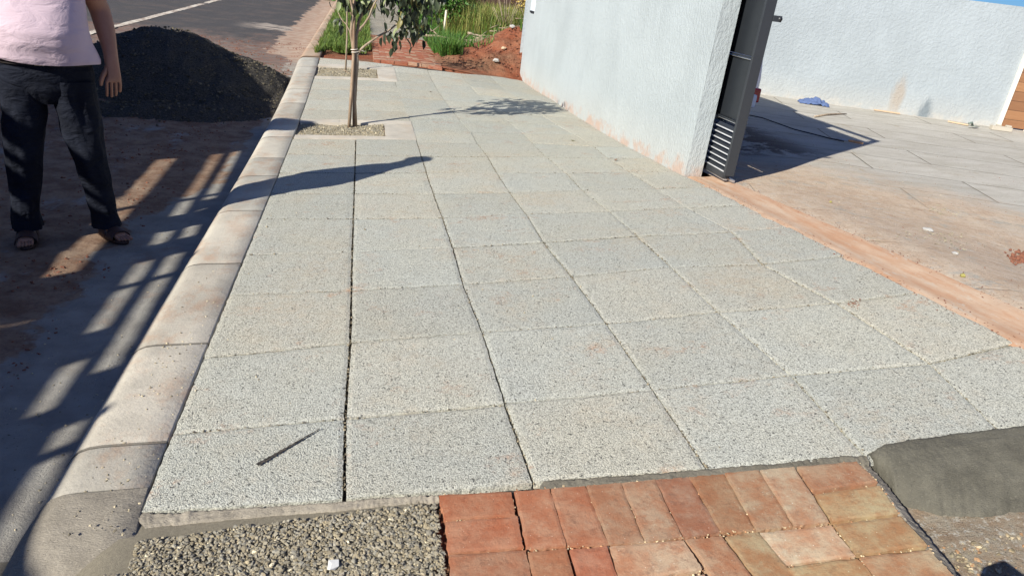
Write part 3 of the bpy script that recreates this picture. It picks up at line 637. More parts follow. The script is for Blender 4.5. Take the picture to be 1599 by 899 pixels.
P = []
for i in range(5200):
    r = random.randrange(0, 9); c_ = random.randrange(0, 6)
    if random.random() < .55: a, b = NODE[(c_, r)], NODE[(c_, r+1)]
    else: a, b = NODE[(c_, r)], NODE[(c_+1, r)]
    if r == 0 and a.y < .3 and b.y < .3: continue
    if c_ == 0 and a.x < .1 and b.x < .1: continue
    q = a.lerp(b, random.random()); x = q.x+random.gauss(0, .004); y = q.y+random.gauss(0, .004)
    P.append((x, y, H(x, y)-.012+random.uniform(0, .012)))
stones('slab_joint_grit', P, (.004, .011), M['stone'], lambda: (lambda g: (g, g*.95, g*.88))(random.uniform(.25, 1.05)), 'sandy grit caught in the joints between the slabs', 'grit')
P = [(-.75-abs(random.gauss(0, .9)), random.uniform(-.5, 7.5), 0) for i in range(2600)]; P = [(x, y, rz(x, y)-.002) for x, y, z in P if n2(x, y, 1.9, 4) > -.12]
stones('dirt_crumbs', P, (.005, .026), M['redclod'], lambda: (lambda g: (g, g*random.uniform(.95, 1.5), g*random.uniform(.95, 1.6)))(random.uniform(.5, 1.5)), 'crumbs of red dirt lying over the gutter edge and road', 'soil')

# ------------------------------------------------------------ far brick strip, far path
mb = MB(); T = []
y = 10.25
row = 0
while y < 14.6:
    xl = .84+.0*y; xr = 1.95+.02*(y-10.4)
    x = xl-(.11 if row % 2 else 0)
    while x < xr:
        x0, x1 = max(x, xl), min(x+.22, xr)
        if x1-x0 > .04:
            yy = y+.0
            if not (yy < 10.42-.10*(x0)):
                k = random.random(); g = random.uniform(.85, 1.1); tl = (g*.95, g*.72, g*.70) if k < .72 else (g*1.1, g*1.3, g*1.4)
                P4 = [Vector((x0, yy)), Vector((x1, yy)), Vector((x1, yy+.105)), Vector((x0, yy+.105))]
                slab_quad(mb, T, P4, (.004, .004, .004, .004), tl, 3, .05, (random.uniform(-.006, .006), random.uniform(-.008, .008), random.uniform(-.004, .006)))
        x += .22
    y += .11; row += 1
bk = mb.build('brick_path', M['brick']); set_tint(bk.data, np.array(T)); struct(bk, 'worn red brick path beyond the new slabs')
mb = MB(); T = []
y = 14.65
while y < 48:
    for i in range(3):
        P4 = [Vector((.84+.42*i+.004*(y-14), y)), Vector((.84+.42*(i+1)+.004*(y-14), y)), Vector((.84+.42*(i+1)+.004*(y-14), y+.6)), Vector((.84+.42*i+.004*(y-14), y+.6))]
        slab_quad(mb, T, P4, (.006, .006, .008, .008), (lambda g: (g*1.02, g*.95, g*.9))(random.uniform(.68, .85)), 3, .05)
    y += .6
o = mb.build('path', M['slab']); set_tint(o.data, np.array(T)); struct(o, 'old grey concrete path running on beyond the bricks')

# ------------------------------------------------------------ walls
def wallbox(name, p0, p1, th, z0, z1, m, label, seg=.5):
    p0, p1 = Vector(p0), Vector(p1); d = p1-p0; L_ = d.length; d.normalize(); nr = Vector((-d.y, d.x)) if False else Vector((d.y, -d.x))
    mb = MB(); n = int(L_/seg)+1; nz_ = 6
    def face(off, flip):
        def fn(a, b):
            q = p0+d*(L_*a)+nr*off; j = .004*noise.noise(Vector((q.x*2, q.y*2, b*3)))
            return (q.x+nr.x*j, q.y+nr.y*j, z0+(z1-z0)*b)
        return fn
    mb.grid(n, nz_, face(0, 0)); mb.grid(n, nz_, face(th, 1))
    P = [(p0, 0), (p0, th), (p1, th), (p1, 0)]
    V = [(p.x+nr.x*o_, p.y+nr.y*o_, z) for z in (z0, z1) for p, o_ in P]
    mb.add(V, [(4, 5, 6, 7), (0, 1, 5, 4), (2, 3, 7, 6)], 0)
    o = mb.build(name, m); return tag(o, label, 'wall')
w1 = wallbox('boundary_wall', (3.435, 3.99), (3.40, 11.0), .155, -.25, 2.62, M['stucco'], 'white textured boundary wall beside the pavement, stained red at its foot')
# white cap coat on the corner
tag(w1, None, None)
W0 = A_W-WD*4.4; W1 = B_W+WD*.01
w2 = wallbox('yard_wall', (W0.x, W0.y), (W1.x, W1.y), -.16, -.1, 2.165, M['stucco_far'], 'long white stucco wall at the back of the yard under the sky')

# meter slot on the wall
q = Vector((3.40, 10.62, 1.20)); mt_ = empty('meter_box', (3.42, 10.6, 1.14)); tag(mt_, 'small pale meter box with a black slot on the far end of the white wall', 'meter box')
M['palebox'] = mat_plain('pale_blue_plastic', (.62, .68, .72), .5); M['black'] = mat_plain('black_plastic', (.02, .02, .022), .5)
mb = MB(); mb.box((0, 0, .17), (.05, .30, .30), bev=.008); mb.build('casing', M['palebox'], mt_)
mb = MB(); mb.box((-.012, 0, .005), (.05, .26, .03), bev=.004); mb.build('slot', M['black'], mt_)

# yard
def yz(x, y): return H(x, y)-.004+.004*fbm(x, y, 2)
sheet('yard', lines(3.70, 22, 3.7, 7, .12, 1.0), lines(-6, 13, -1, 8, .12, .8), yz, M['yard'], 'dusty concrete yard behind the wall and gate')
# wide track channel strip
mb = MB()
mb.grid(8, 260, lambda a, b: (3.445+(3.76-3.445)*a+(.035*n2(b*90, 0, .5)+.012*n2(b*90, 4, 3))*(1-a)**2+.012*n2(b*90, 9, .6)*a+(-.0)*b, -3+6.98*b, H(3.445+.315*a, -3+6.98*b)+.0045-.010*math.sin(math.pi*a)**2-(.012 if a == 0 else 0)+.002*n2(a*3, b*60, 1)))
struct(mb.build('gate_channel', M['rust']), 'orange dusted channel of the sliding gate between pavement and yard')

# ------------------------------------------------------------ sliding gate
gx0, gy0 = 3.645, 3.665; gz0 = .265; GH = 2.52
gt = empty('sliding_gate', (gx0, gy0, gz0)); tag(gt, 'dark grey metal sliding gate pushed back behind the white wall, louvred at its foot', 'gate')
gt.rotation_euler = (0, 0, R(1.0))
GL = 3.1
mb = MB(); mb.box((.035, .03, GH/2+.02), (.075, .055, GH-.04), bev=.004); mb.box((-.008, .012, GH/2+.02), (.016, .02, GH-.04)); mb.build('end_post', M['gate'], gt)
mb = MB(); mb.box((.035, GL-.03, GH/2), (.075, .055, GH), bev=.004); mb.build('end_post', M['gate'], gt)
mb = MB(); mb.box((.035, GL/2, .03), (.07, GL-.12, .05), bev=.004); mb.build('rail', M['gate'], gt)
mb = MB(); mb.box((.035, GL/2, GH-.03), (.07, GL-.12, .05), bev=.004); mb.build('rail', M['gate'], gt)
mb = MB(); mb.box((.03, GL/2, -.004), (.03, GL-.1, .012)); mb.box((.075, .04, .0), (.02, .10, .02)); mb.build('bottom_guide', M['steel'], gt)
mb = MB()
zz = [.46+.02, .985, 1.53, 2.06, GH-.06]
for a in range(4):
    z0, z1 = zz[a], zz[a+1]
    if a == 3: z1 = GH-.20
    mb.box((.035, GL/2, (z0+z1)/2), (.022, GL-.12, z1-z0-.022)); mb.box((.012, GL/2, z0+.002), (.03, GL-.12, .012))
mb.build('panel', M['gate_dark'], gt)
mb = MB()
for i in range(4): mb.box((.024, GL/2, zz[i]-.012), (.036, GL-.12, .006))
mb.build('panel_trim', M['steel'], gt)
# solid closing sheet behind the slot except near the leading edge
mb = MB(); mb.box((.04, GL/2+.42, GH-.13), (.012, GL-1.0, .15)); mb.build('top_panel', M['gate_dark'], gt)
for i in range(8):
    mb = MB(); Mx = Matrix.Rotation(R(-28), 3, 'Y'); mb.box((.03, GL/2, .075+.048*i), (.050, GL-.12, .005), Mx); mb.build('slat', M['gate'], gt); mb = MB(); mb.box((.0055, GL/2, .063+.048*i), (.006, GL-.12, .009)); mb.build('sunlit_slat_edge', M['gate_slat'], gt)
mb = MB(); zl = 1.295
mb.box((.105, -.004, zl), (.075, .008, .045), bev=.003); mb.tube([(.128, -.012, zl), (.128, .004, zl)], .017, 12); mb.build('lock_tab', M['gate'], gt)
mb = MB(); mb.tube([(.128, -.0135, zl), (.128, -.0115, zl)], .008, 10); mb.build('lock_hole', M['black'], gt)

# ------------------------------------------------------------ car behind the gate
def ring_sweep(secs, name, m, parent):
    mb = MB(); mb.loft(secs); return mb.build(name, m, parent)
M['carpaint'] = mat_plain('white_car_paint', (.78, .79, .80), .25, .6, 0, .03, 4, 0); M['glass'] = mat_plain('dark_glass', (.02, .025, .03), .08, .6, 0, .1, 3, 0)
M['redlamp'] = mat_plain('red_lamp_plastic', (.45, .012, .015), .2, .6, 0, .1, 40, .0005); M['tyre'] = mat_plain('tyre_rubber', (.03, .03, .03), .85, .2)
M['grey'] = mat_plain('grey_paint', (.30, .31, .32), .5)
def wheel(parent, c, r, w, name='wheel', axis='x'):
    wh = empty(name, c); wh.parent = parent
    mb = MB(); n = 28; prof = [(-w/2, r*.62), (-w/2, r*.93), (-w*.36, r), (w*.36, r), (w/2, r*.93), (w/2, r*.62)]; rings = []
    for k in range(n):
        a = 2*math.pi*k/n; rings.append([(x, math.cos(a)*q_, math.sin(a)*q_) for x, q_ in prof])
    vs = [q for g in rings for q in g]; m_ = len(prof); mb.add(vs, [(k*m_+i, k*m_+i+1, ((k+1) % n)*m_+i+1, ((k+1) % n)*m_+i) for k in range(n) for i in range(m_-1)], 0, True)
    mb.build('tyre', M['tyre'], wh)
    mb = MB(); mb.tube([(-w*.42, 0, 0), (w*.42, 0, 0)], r*.62, 24); mb.tube([(-w*.5, 0, 0), (w*.5, 0, 0)], r*.16, 12)
    for k in range(5):
        a = k*2*math.pi/5; mb.box((0, math.cos(a)*r*.36, math.sin(a)*r*.36), (w*.95, r*.14, r*.5), Matrix.Rotation(a-math.pi/2, 3, 'X'))
    mb.build('rim', M['steel'], wh); return wh
cx, cy = 4.65, 6.45; CZ = .25
car = empty('parked_car', (cx, cy, CZ)); tag(car, 'white car in the yard, mostly hidden behind the dark gate, red rear lamp showing', 'car')
CW = .80
def csec(y, zb, zt, w, tw):  # cross section ring, x across
    return [Vector((x, y, z)) for x, z in ((-w+.04, zb), (-w, zb+.12), (-w, zb+(zt-zb)*.55), (-tw, zt), (-tw*.6, zt+.01), (0, zt+.015), (tw*.6, zt+.01), (tw, zt), (w, zb+(zt-zb)*.55), (w, zb+.12), (w-.04, zb))]
mb = MB(); mb.loft([csec(0, .26, .80, CW-.12, CW-.2), csec(.06, .22, .9, CW-.03, CW-.08), csec(.5, .2, .92, CW, CW-.04), csec(1.8, .19, .92, CW, CW-.04), csec(2.7, .19, .88, CW, CW-.04), csec(3.4, .22, .80, CW-.04, CW-.1), csec(3.62, .28, .68, CW-.16, CW-.22)])
mb.build('body', M['carpaint'], car)
mb = MB(); mb.loft([csec(.12, .88, .92, CW-.10, CW-.12), csec(.32, .86, 1.38, CW-.08, CW-.24), csec(.8, .86, 1.46, CW-.06, CW-.22), csec(1.7, .86, 1.44, CW-.06, CW-.22), csec(2.6, .86, .90, CW-.08, CW-.12)]); mb.build('cabin', M['glass'], car)
mb = MB(); mb.loft([csec(.36, 1.41, 1.44, CW-.24, CW-.27), csec(.8, 1.46, 1.49, CW-.2, CW-.24), csec(1.7, 1.44, 1.47, CW-.2, CW-.24)]); mb.build('roof', M['carpaint'], car)
for s in (-1, 1):
    mb = MB(); mb.box((s*(CW-.065), .05, .40), (.11, .09, .17), bev=.02); mb.build('rear_lamp', M['redlamp'], car)
    mb = MB(); mb.box((s*(CW-.2), 3.56, .6), (.22, .08, .12), bev=.02); mb.build('headlight', M['palebox'], car)
mb = MB(); mb.box((0, -.015, .34), (2*CW-.18, .12, .16), bev=.03); mb.build('bumper', M['carpaint'], car)
mb = MB(); mb.box((0, -.08, .38), (.4, .01, .13)); mb.build('number_plate', M['grey'], car)
for s in (-1, 1):
    for yy in (.62, 2.95): wheel(car, (s*(CW-.10), yy, .29), .29, .18)

# ------------------------------------------------------------ wooden gate and bits by the yard wall
m = MT('varnished_planks', .55, .35); sx, sy, sz = m.xyz(m.obj())
row_ = m.ma('FLOOR', m.ma('DIVIDE', sz, .155)); wn = m.N('ShaderNodeTexWhiteNoise'); wn.noise_dimensions = '1D'; m.put(wn.inputs['W'], row_)
c = m.mix(m.noise(3, 6, .7, m.mapv((1.2, 6, 14), src=m.obj())), (.20, .085, .035), (.40, .22, .11)); c = m.mix(m.ma('MULTIPLY', wn.outputs['Value'], .6), c, (.14, .06, .03)); 
fr = m.ma('FRACT', m.ma('DIVIDE', sz, .155)); c = m.mix(m.mr(fr, .94, .97), c, (.05, .025, .015)); m.col(c); M['planks'] = m.m
M['cream'] = mat_plain('cream_trim', (.75, .68, .58), .6)
ang = math.atan2(WD.y, WD.x)
q = onz(1555, 198, .25); wd = empty('wooden_gate', (q.x+.02*WD.x, q.y+.02*WD.y, .25), ang); tag(wd, 'brown wooden plank gate with pale trim at the right end of the yard wall', 'gate')
mb = MB(); mb.box((1.0, 0, 1.05), (1.96, .05, 2.06), bev=.004); mb.build('plank_panel', M['planks'], wd)
mb = MB(); mb.box((-.0, -.03, 1.06), (.05, .07, 2.12), bev=.004); mb.build('trim', M['cream'], wd)
# diagonal brace, light
mb = MB(); mb.box((.62, -.06, .75), (.09, .04, 1.7), Matrix.Rotation(R(12), 3, 'Y'), bev=.004); mb.build('brace', M['cream'], wd)
M['tan'] = mat_plain('pale_board', (.50, .36, .23), .7)
M['bluecloth'] = mat_plain('blue_cloth', (.09, .13, .25), .9, .1, 0, .4, 25, .004)
M['orange'] = mat_plain('orange_handle', (.55, .30, .15), .5)
q = onz(1270, 163, .25)
mb = MB(); nn_ = 26
def rag(a, b):
    u_, v_ = a*2-1, b*2-1; rr_ = math.hypot(u_, v_); z = max(0, .11*(1-rr_*.75)+.07*n2(u_*2, v_*2, 1.6, 3)+.03*n2(u_, v_, 5, 1)); return (u_*.24*(1+.2*n2(v_, 1, 2)), v_*.12*(1+.3*n2(u_, 2, 3)), z if rr_ < 1.25 else 0)
mb.grid(nn_, nn_, rag); o = mb.build('rag', M['bluecloth']); o.location = (q.x, q.y, .252); o.rotation_euler = (0, 0, -.4); tag(o, 'crumpled blue work rag lying on the yard near the back wall', 'rag')
a, b = onz(1318, 221, .26), onz(1347, 227, .26)
tr_ = empty('trowel', (b.x, b.y, .262), math.atan2(a.y-b.y, a.x-b.x)); L_ = (a-b).length; tag(tr_, 'orange handled tool lying at the end of the black cable in the yard', 'tool')
mb = MB(); mb.tube([(0, 0, .02), (L_*.2, 0, .022), (L_*.7, 0, .02), (L_*.8, 0, .018)], [.012, .018, .016, .009], 10); mb.build('handle', M['orange'], tr_)
mb = MB(); mb.tube([(L_*.8, 0, .018), (L_*1.5, 0, .012)], .008, 8); mb.build('shaft', M['steel'], tr_)
mb = MB(); pts = [onz(*q_, .258) for q_ in ((1170, 180), (1190, 184), (1215, 193), (1240, 202), (1268, 209), (1295, 216), (1318, 221))]; mb.tube(pts, .007, 6); tag(mb.build('cable', M['black']), 'thin black cable trailing out of the gate shadow across the yard', 'cable')
mb = MB(); pts = [onz(*q_, .262) for q_ in ((1272, 182), (1292, 179), (1310, 178), (1322, 178))]; mb.tube(pts, [.012, .016, .014, .008], 6, wob=.4); tag(mb.build('stick', M['drywood']), 'thin dry stick lying on the yard below the blue rag', 'stick')
for (p, q_, nm, lb) in (((1365, 172), (1405, 178), 'lath', 'short brown lath at the foot of the stained yard wall'), ((1480, 190), (1512, 196), 'lath', 'brown lath ending at the green tool by the yard wall')):
    a, b = onz(*p, .26), onz(*q_, .26); mb = MB(); mb.box((a+b)/2+Vector((0, 0, .006)), ((b-a).length, .05, .02), Matrix.Rotation(math.atan2(b.y-a.y, b.x-a.x), 3, 'Z'), bev=.003); tag(mb.build(nm, M['tan']), lb, 'lath')
a = onz(1522, 199, .26); hk = empty('hand_trowel', (a.x, a.y, .25), .4); tag(hk, 'grey green hand tool dropped at the foot of the yard wall', 'tool')
M['greenish'] = mat_plain('grey_green_metal', (.16, .20, .17), .5)
mb = MB(); mb.add([(-.12, -.05, .03), (.12, -.02, .02), (.12, .02, .02), (-.12, .05, .03), (-.12, -.05, .037), (.12, -.02, .027), (.12, .02, .027), (-.12, .05, .037)], [(0, 1, 2, 3), (7, 6, 5, 4), (0, 4, 5, 1), (1, 5, 6, 2), (2, 6, 7, 3), (3, 7, 4, 0)]); mb.build('blade', M['greenish'], hk)
mb = MB(); mb.tube([(-.10, 0, .035), (-.16, 0, .09), (-.26, 0, .08)], .016, 8); mb.build('handle', M['greenish'], hk)
a = onz(1562, 203, .26); bx = mat_plain('pale_timber', (.42, .38, .31), .8); mb = MB(); mb.box((0, 0, .035), (.32, .10, .07), bev=.006); mb.box((-.05, .0, .082), (.07, .06, .024), bev=.01); mb.box((.11, .01, .084), (.08, .07, .03), bev=.01)
o = mb.build('timber_offcut', bx); o.location = (a.x, a.y, .25); o.rotation_euler = (0, 0, ang); tag(o, 'pale timber offcut lying across the foot of the wooden gate', 'timber')
# rubble in the yard
def lump(name, u, v, s, m, lb, cat, z=None, fl=.6):
    q = onz(u, v, z if z is not None else .3); q = Vector((q.x, q.y, H(q.x, q.y))) if z is None else q
    if z is None: q = on(u, v); 
    n = 3; bm = bmesh.new(); bmesh.ops.create_icosphere(bm, subdivisions=3, radius=s/2)
    k = random.random()*50
    for vv_ in bm.verts: vv_.co *= 1+.28*noise.noise(vv_.co*(3/s)+Vector((k, 0, 0)))+.10*noise.noise(vv_.co*(9/s)+Vector((k, 0, 0))); vv_.co.z *= fl
    me = bpy.data.meshes.new(name); bm.to_mesh(me); bm.free(); o = link(name, me, m); o.location = (q.x, q.y, q.z+s*fl*.25); return tag(o, lb, cat, {'fruit': 'windfall fruits', 'rubble': 'rubble lumps'}.get(cat))
M['whiterub'] = mat_plain('white_rubble', (.42, .41, .38), .9, .1, 0, .15, 60, .004); pass
M['fruit'] = mat_plain('yellow_fruit', (.30, .27, .08), .5); M['brownleaf'] = mat_plain('brown_litter', (.20, .13, .09), .8)
for (u, v, s, lb) in ((1449, 360, .07, 'largest white rubble lump on the dusty yard'), (1491, 396, .04, 'white rubble lump alone, nearest the orange channel')): lump('rubble_lump', u, v, s, M['whiterub'], lb, 'rubble', fl=.4)
P = []
for (u, v, su, sv, n_) in ((1470, 330, 12, 5, 60), (1475, 372, 14, 5, 50), (1500, 385, 14, 6, 20), (1425, 366, 16, 3, 18)):
    for i in range(n_): q = on(random.gauss(u, su), random.gauss(v, sv)); P.append((q.x, q.y, q.z))
stones('yard_grit', P, (.006, .022), M['stone'], lambda: (lambda g: (g, g, g*.95))(random.uniform(.9, 1.5)), 'whitish grit spilled in patches on the yard', 'grit', flat=.35)
P = [(random.uniform(3.85, 8), random.uniform(-.5, 6), 0) for i in range(1500)]; P = [(x, y, yz(x, y)) for x, y, z in P if n2(x, y, 1.2, 7)+.25 > random.random()*.6-.1*(x-4)]
stones('yard_debris', P, (.003, .012), M['redclod'], lambda: (lambda g: random.choice(((g, g, g), (g*1.6, g*2.6, g*3), (g*1.2, g*1.8, g*1.8))))(random.uniform(.4, 1.1)), 'small brown debris strewn over the dusty yard', 'debris', flat=.4)
P = [(3.62+random.choice((-1, 1))*.15+random.gauss(0, .03), random.uniform(-.5, 3.9), 0) for i in range(900)]
stones('channel_crumbs', [(x, y, H(x, y)+.003) for x, y, z in P], (.003, .010), M['redclod'], lambda: (lambda g: (g*1.5, g*2.0, g*1.9))(random.uniform(.6, 1.3)), 'orange soil crumbs along both edges of the gate channel', 'soil', flat=.4)
P = [on(random.gauss(1592, 9), random.gauss(401, 5)) for i in range(160)]; stones('red_crumbs', [(q.x, q.y, q.z) for q in P], (.01, .035), M['redclod'], lambda: (1, 1, 1), 'spill of crumbled red brick at the right side of the yard', 'rubble')
P = [on(random.gauss(1333, 5), random.gauss(473, 3.5)) for i in range(40)]; stones('red_crumbs', [(q.x, q.y, q.z) for q in P], (.004, .010), M['redclod'], lambda: (1.2, 1.2, 1.2), 'tiny red crumbs trodden into the slab before the channel', 'rubble')
lump('fruit', 1297, 316, .02, M['fruit'], 'small yellow fruit on the dust just past the channel, closer to the gate', 'fruit', fl=.9)
lump('fruit', 1503, 431, .028, M['fruit'], 'small green yellow fruit on the dust beside the channel, nearer the right edge', 'fruit', fl=.7)
lump('fruit', 136, 680, .035, M['fruit'], 'yellow brown windfall fruit in the gutter beside the kerb end', 'fruit', fl=.7).location.z -= .13
def leaf_litter(u, v, s, m, lb, n=1, off=0):
    q = on(u, v, off); mb = MB()
    for i in range(n):
        a = random.uniform(0, 6.28); c_, s_ = math.cos(a), math.sin(a); l = s*random.uniform(.6, 1); w = l*.35; o_ = Vector((random.uniform(-s, s)*.4, random.uniform(-s, s)*.4, .004+.004*i)); lift = random.uniform(.01, .03)
        pr = [(0, 0, 0), (l*.4, w, lift*.5), (l, 0, lift), (l*.4, -w, lift*.6), (l*.45, 0, 0)]; mb.add([Vector((x*c_-y*s_, x*s_+y*c_, z))+o_ for x, y, z in pr], [(0, 4, 1), (4, 2, 1), (0, 3, 4), (4, 3, 2)])
    o = mb.build('fallen_leaf', m); o.location = (q.x, q.y, q.z); me = o.data
    set_tint(me, np.ones((len(me.polygons), 3))); return tag(o, lb, 'leaf', 'fallen leaves on the slabs')
leaf_litter(893, 220, .08, M['strawg'], 'small yellow green leaf cluster on the slabs near the white wall')
leaf_litter(677, 144, .09, M['brownleaf'], 'curled brown leaf on the slabs beyond the sapling')
leaf_litter(958, 252, .05, M['brownleaf'], 'small brown leaf on the slabs close to the wall end')

# ------------------------------------------------------------ sapling
def leaves(P, m, name, parent, ln=(.06, .10), wd_=.42, droop=.6, tf=None, fold=.35, curl=.25):
    n = len(P); P = np.array(P); l = rng.uniform(ln[0], ln[1], n); az = rng.uniform(0, 2*np.pi, n); el = -droop+rng.normal(0, .45, n)
    d = np.stack([np.cos(az)*np.cos(el), np.sin(az)*np.cos(el), np.sin(el)], -1); s = np.stack([-np.sin(az), np.cos(az), np.zeros(n)], -1)
    ro = rng.normal(0, .5, n)[:, None]; up = np.cross(s, d); s2 = s*np.cos(ro)+up*np.sin(ro); up2 = np.cross(s2, d)*-1
    l_ = l[:, None]; w = l_*wd_*.5
    base = P; mid = P+d*l_*.45-up2*0; tip = P+d*l_+up2*(-curl*l_); 
    a = P+d*l_*.22+s2*w*.8+up2*fold*w; a2 = P+d*l_*.65+s2*w*.9+(up2*fold*w-up2*curl*l_*.35)
    b = P+d*l_*.22-s2*w*.8+up2*fold*w; b2 = P+d*l_*.65-s2*w*.9+(up2*fold*w-up2*curl*l_*.35); mid2 = P+d*l_*.65-up2*curl*l_*.35
    m1 = P+d*l_*.22
    V = np.stack([base, a, a2, tip, b2, b, m1, mid2], 1).reshape(-1, 3); f = np.array([[0, 6, 1], [6, 7, 1], [7, 2, 1], [7, 3, 2], [0, 5, 6], [5, 7, 6], [5, 4, 7], [4, 3, 7]])
    Fq = (f[None]+np.arange(n)[:, None, None]*8).reshape(-1, 3); t = np.array([tf() if tf else (1, 1, 1) for _ in range(n)])
    return raw(name, V, Fq, m, True, parent, np.repeat(t, 8, axis=0))
def ltf():
    k = random.random()
    if k < .14: return (3.4, 3.0, 2.8)
    if k < .24: return (2.6, 1.8, 1.2)
    g = random.uniform(.3, .95); return (g, g, g)
def P6(u, v, yy=6.17):
    d = ray(u, v); return CAM+d*((yy-CAM.y)/d.y)
tb = on(549, 197)
tr = empty('sapling', (tb.x, tb.y, tb.z-.03)); tag(tr, 'young tree with drooping dark leaves tied in the gravel pit nearest the camera', 'tree', 'saplings in the tree pits')
O = Vector(tr.location)
def rel(p): return Vector(p)-O
mb = MB()
trunk = [rel(P6(554, 198)), rel(P6(553, 160)), rel(P6(555, 125)), rel(P6(557, 100)), rel(P6(556, 80))]
mb.tube(trunk, [.026, .022, .022, .021, .020], 10, wob=.3)
BRN = []
def br(pts, r0, r1):
    pts = [rel(q) if not isinstance(q, tuple) else rel(P6(q[0], q[1], 6.17+(q[2] if len(q) > 2 else 0))) for q in pts]
    P_ = []
    for i in range(len(pts)-1):
        for k in range(3): P_.append(pts[i].lerp(pts[i+1], k/3)+Vector((random.uniform(-.006, .006), random.uniform(-.006, .006), 0)))
    P_.append(pts[-1]); n = len(P_); mb.tube(P_, [r0+(r1-r0)*i/(n-1) for i in range(n)], 7, wob=.25); BRN.append(P_)
br([(555, 82), (557, 55), (562, 30, .05), (577, 0, .1), (585, -40, .15), (583, -80, .15)], .021, .008)
br([(553, 84), (548, 55), (551, 20, -.04), (545, -20, -.1), (535, -70, -.12)], .020, .008)
br([(556, 86), (572, 70, .02), (590, 57, .03), (612, 45, .05), (640, 18, .1), (655, -20, .12)], .014, .006)
br([(561, 48), (572, 35, -.1), (586, 5, -.15), (604, -30, -.15), (620, -60, -.1)], .013, .005)
br([(550, 58), (543, 42, .02), (533, 30, .05), (528, 20, .08)], .008, .004)
br([(550, 25), (540, 5, .05), (527, -20, .1), (515, -50, .15)], .009, .004)
br([(551, 20, -.04), (556, -20, .2), (560, -60, .3), (570, -110, .3)], .012, .005)
br([(585, -40, .15), (610, -70, .25), (635, -90, .3)], .008, .004)
br([(640, 18, .1), (628, 30, .0), (615, 20, -.05)], .005, .003)
mb.build('trunk', M['bark'], tr)
mb = MB(); mb.tube([rel(P6(545, 199, 6.12)), rel(P6(549, 140, 6.13)), rel(P6(552, 90, 6.14)), rel(P6(553, 30, 6.15)), rel(P6(553, -10, 6.15))], [.017, .017, .016, .015, .015], 8, wob=.15); mb.build('support_stake', M['stakewood'], tr)
mb = MB()
for (u, v) in ((554, 84), (553, 80)): 
    c0 = rel(P6(u, v)); mb.tube([c0+Vector((.035*math.cos(a*.7), .045*math.sin(a*.7)-.02, .003*a)) for a in range(10)], .004, 5)
mb.tube([rel(P6(556, 80)), rel(P6(563, 79)), rel(P6(570, 81))], .004, 5); mb.build('tie', M['cream'], tr)
mb = MB(); mb.tube([rel(P6(553, 118)), rel(P6(545, 114)), rel(P6(538, 110))], [.006, .004, .003], 6); mb.build('twig', M['bark'], tr)
LP = []
def clus(u, v, dy, n, ru, rz_):
    c0 = rel(P6(u, v, 6.17+dy))
    for i in range(n): LP.append(c0+Vector((random.gauss(0, ru), random.gauss(0, ru), random.gauss(0, rz_))))
clus(640, 25, .05, 70, .09, .10); clus(655, 5, .1, 60, .09, .10); clus(628, 12, .0, 30, .07, .08); clus(650, 45, .1, 26, .06, .05); clus(618, 62, .05, 12, .035, .04); clus(606, 52, .03, 7, .03, .03); clus(625, 48, .05, 10, .03, .03)
clus(532, 32, .06, 6, .02, .02); clus(606, -8, 0, 18, .04, .03); clus(580, 2, 0, 22, .05, .03); clus(540, 2, 0, 20, .07, .025); clus(560, 3, 0, 14, .05, .02)
clus(650, -25, .15, 90, .12, .10); clus(615, -62, .2, 90, .12, .07); clus(570, -72, .2, 80, .12, .07); clus(540, -60, .1, 60, .11, .06); clus(600, -75, .2, 50, .12, .07); clus(680, -10, .1, 30, .08, .07)
leaves(LP, M['leaf'], 'crown', tr, (.065, .125), .5, .95, ltf, curl=.35)
# second sapling in the far pit
t2 = empty('sapling', (.42, 9.5, H(.42, 9.5)-.03)); tag(t2, 'thin young tree standing in the far gravel pit behind the first one', 'tree', 'saplings in the tree pits')
mb = MB(); mb.tube([(0, 0, 0), (.01, 0, .5), (.0, .0, .95), (.05, 0, 1.3), (.03, 0, 1.6)], [.014, .012, .011, .008, .005], 7); mb.tube([(0, 0, .95), (.2, .05, 1.3), (.35, .1, 1.45)], [.008, .006, .003], 6)
mb.tube([(0, 0, 1.0), (-.12, .05, 1.35), (-.15, .1, 1.5)], [.007, .005, .003], 6); mb.build('trunk', M['bark'], t2)
LP = [Vector((random.gauss(.12, .16), random.gauss(.0, .14), random.gauss(1.42, .12))) for i in range(130)]; leaves(LP, M['leaf'], 'crown', t2, (.05, .09), .5, .7, ltf)

# ------------------------------------------------------------ sand heap on the road
px, py, ph = -1.88, 8.75, .76
def pile_h(x, y):
    dx, dy = (x-px)/1.55, (y-py)/1.45; r = math.hypot(dx, dy); h = ph*max(0, 1-r)**.92*(1.0) if r < 1 else 0
    if r < .2: h = ph*(1-.2)**.92+(ph*.06)*(1-(r/.2)**2)
    # low spread in front and to the right
    h += .16*math.exp(-(((x+.95)/.55)**2+((y-7.55)/.32)**2))+.10*math.exp(-(((x+1.55)/.7)**2+((y-6.95)/.28)**2))
    h += .11*math.exp(-(((x+.62)/.3)**2+((y-8.75)/.6)**2))
    return h
mb = MB(); N_ = 110
def pf(a, b):
    x = -3.4+3.04*a; y = 6.3+4.1*b; h = pile_h(x, y); e = min(1, h/.06)
    return (x, y, rz(x, y)-.012+h+e*(.060*fbm(x, y, 1.9, 1)+.020*fbm(x, y, 9, 2)))
mb.grid(N_, N_, pf); tag(mb.build('sand_heap', M['pile']), 'large dark heap of damp sand and grit dumped in the road by the kerb', 'heap')
P = []
while len(P) < 2600:
    x = random.uniform(-3.0, -.38); y = random.uniform(6.2, 10.4); h = pile_h(x, y)
    if h < .005 and random.random() < .75: continue
    if h > .01 or random.random() < .2: P.append((x, y, rz(x, y)+h-.004))
